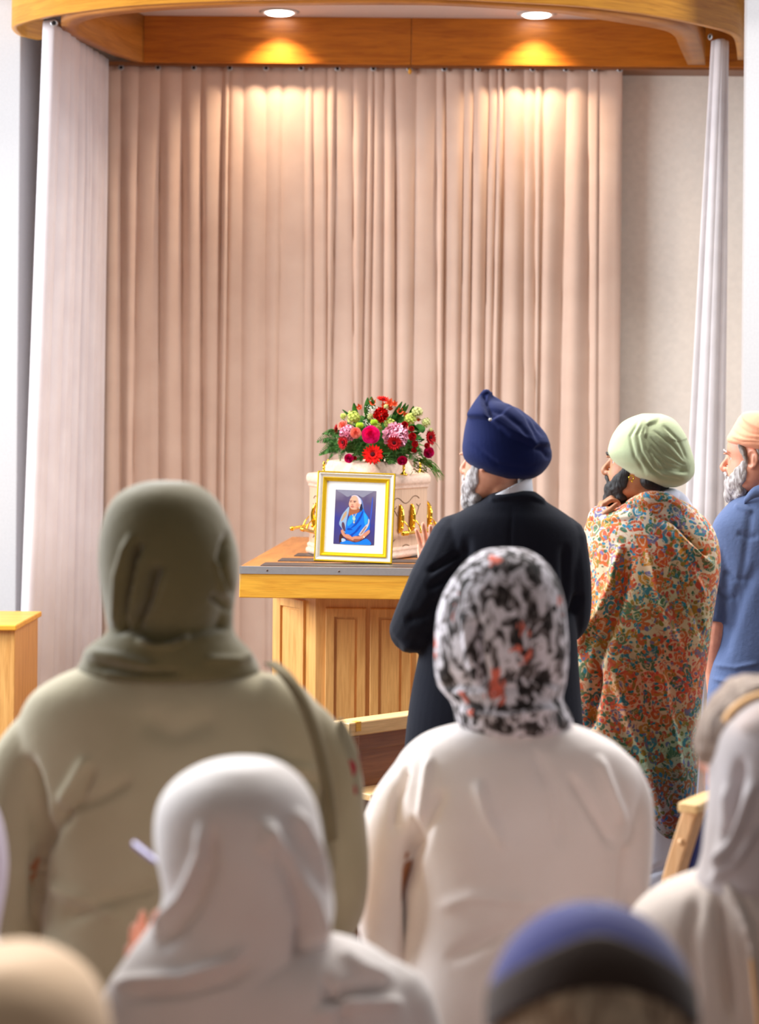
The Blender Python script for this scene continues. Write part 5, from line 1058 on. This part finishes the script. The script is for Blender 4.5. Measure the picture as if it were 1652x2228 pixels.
# ---------- H. person in royal blue cap
D = 2.1; root, c0 = person(1290, 0, D, 'person in a royal blue cap edged in brown at the bottom of the picture')
hcp = P(1288, 2165, D)
hm = simple_body(root, (1288, 2195), D, 0, 2480, [(P(1030,2620,D), P(980,2900,D+.05), P(1080,2950,D+.3), (.6,.7,.3), (0,0,1), 1), (P(1550,2620,D), P(1600,2900,D+.05), P(1500,2950,D+.3), (-.6,.7,.3), (0,0,1), -1)], .50, True, SK_P, .9, hscale=.9)
hair2 = hairm('fair_grey_hair', (214, 190, 160), (120, 92, 72))
hr = rows([(1998,1240,1340,.03,.03,.02),(2010,1190,1390,.06,.07,.02),(2040,1140,1440,.085,.09,.01),(2090,1100,1480,.098,.10),(2150,1080,1498,.103,.10),(2220,1075,1502,.103,.10),(2290,1085,1492,.10,.095),(2350,1110,1465,.085,.08),(2400,1150,1430,.065,.06)], D, 44, 4)
solid('hair', hr, hair2, root, .004, 3, noise=[(24, .005, 21), (60, .002, 22)])
M['royal'] = cloth('royal_blue_cloth', (32, 34, 116), (26, 28, 98), bs=60, sheen=.3); M['brown_edge'] = cloth('brown_velvet_edge', (64, 48, 40), bs=80)
def capshell(lo, hi, k0, mat, name):
    """part of an ellipsoid between two tilted planes; the nape side is cut higher than the temples"""
    R = []
    for i in range(15):
        u = i/14; row = []
        for j in range(72):
            a = 2*PI*j/72; e0 = lo(a); e1 = hi(a); el = e0+(e1-e0)*u; r = k0
            row.append(hcp+Vector((.1065*r*math.cos(el)*math.cos(a), .115*r*math.cos(el)*math.sin(a), -.02+.1115*r*math.sin(el))))
        R.append(row)
    o = MB().rings(R, cap=False).build(name, mat, root); s_ = o.modifiers.new('s', 'SOLIDIFY'); s_.thickness = .006; s_.offset = 0; return o
back = lambda a: max(0, -math.sin(a))**1.3
sh_ = lambda a: .22+.78*back(a)-.08*max(0, math.sin(a))
capshell(lambda a: sh_(a)-.03, lambda a: PI/2-.001, 1.0, M['royal'], 'cap')
capshell(lambda a: sh_(a)-.36-.12*back(a), lambda a: sh_(a)+.02, 1.012, M['brown_edge'], 'cap_band')
tn = rows([(2440,1180,1400,.06,.06),(2470,1100,1480,.08,.08),(2520,1020,1560,.10,.10),(2600,980,1600,.11,.11),(2800,980,1600,.12,.12),(3300,1000,1580,.13,.13)], D, 40, 3, 2.3)
solid('shirt', tn, M['white_shirt'], root, .009, 4); trousers(M['dark_trousers'], root, (c0.x, D+.02), 0, .50, True, r=.09)
# ---------- I. person in beige scarf, bottom left
D = 1.87; root, c0 = person(20, 0, D, 'person in a plain beige head covering at the bottom left corner')
simple_body(root, (15, 2315), D, 0, 2640, [(P(-260,2760,D), P(-300,3050,D+.05), P(-180,3100,D+.3), (.6,.7,.3), (0,0,1), 1), (P(300,2760,D), P(340,3050,D+.05), P(240,3100,D+.3), (-.6,.7,.3), (0,0,1), -1)], .48, True, SK_P, .9, hscale=.82)
M['beige'] = cloth('beige_cloth', (248, 214, 178), (238, 202, 164), bs=40)
sc = rows([(2064,-10,60,.03,.03),(2072,-60,110,.06,.06),(2095,-120,165,.08,.08),(2135,-168,208,.10,.10),(2190,-200,236,.11,.11),(2260,-215,250,.112,.11),(2350,-215,252,.11,.105),(2440,-200,240,.10,.10),(2540,-200,250,.10,.10),(2620,-260,310,.11,.11)], D, 44, 4)
solid('headscarf', sc, M['beige'], root, .005, 4, noise=[((6, 6, 4), .003, 31)])
tn = rows([(2590,-120,160,.06,.06),(2640,-240,290,.09,.09),(2720,-300,350,.105,.105),(2900,-310,360,.12,.12),(3500,-290,340,.13,.13)], D, 36, 3, 2.3)
solid('tunic', tn, M['beige'], root, .009, 4); trousers(M['dark_trousers'], root, (c0.x, D+.02), 0, .48, True, r=.09)
# ---------- J. person at the left edge, lilac scarf
D = 2.95; root, c0 = person(-165, 0, D, 'person in a pale lilac scarf just showing at the left edge')
simple_body(root, (-165, 1885), D, 0, 2130, [(P(-400,2250,D), P(-430,2450,D+.05), P(-330,2520,D+.3), (.6,.7,.3), (0,0,1), 1), (P(60-140,2250,D), P(-70,2450,D+.05), P(-150,2520,D+.3), (-.6,.7,.3), (0,0,1), -1)], .50, True, SK_P, .9)
M['lilac_cloth'] = cloth('lilac_cloth', (196, 182, 196), bs=40)
sc = rows([(1690,-200,-130,.03,.03),(1700,-250,-80,.07,.07),(1735,-305,-25,.10,.10),(1790,-332,2,.115,.115),(1860,-342,14,.12,.12),(1920,-342,13,.12,.12),(1990,-330,2,.11,.11),(2060,-325,-10,.10,.10),(2120,-345,0,.10,.10)], D, 44, 4)
solid('headscarf', sc, M['lilac_cloth'], root, .006, 4)
tn = rows([(2090,-260,-70,.06,.06),(2120,-350,10-20,.09,.09),(2180,-400,-10,.105,.105),(2400,-420,-10,.12,.12),(2600,-410,-20,.13,.13)], D, 36, 3, 2.3)
solid('tunic', tn, M['lilac_cloth'], root, .009, 4); trousers(M['dark_trousers'], root, (c0.x, D+.02), 0, .50, True, r=.09)
for o in bpy.data.objects:
    if '_w' in o: del o['_w']
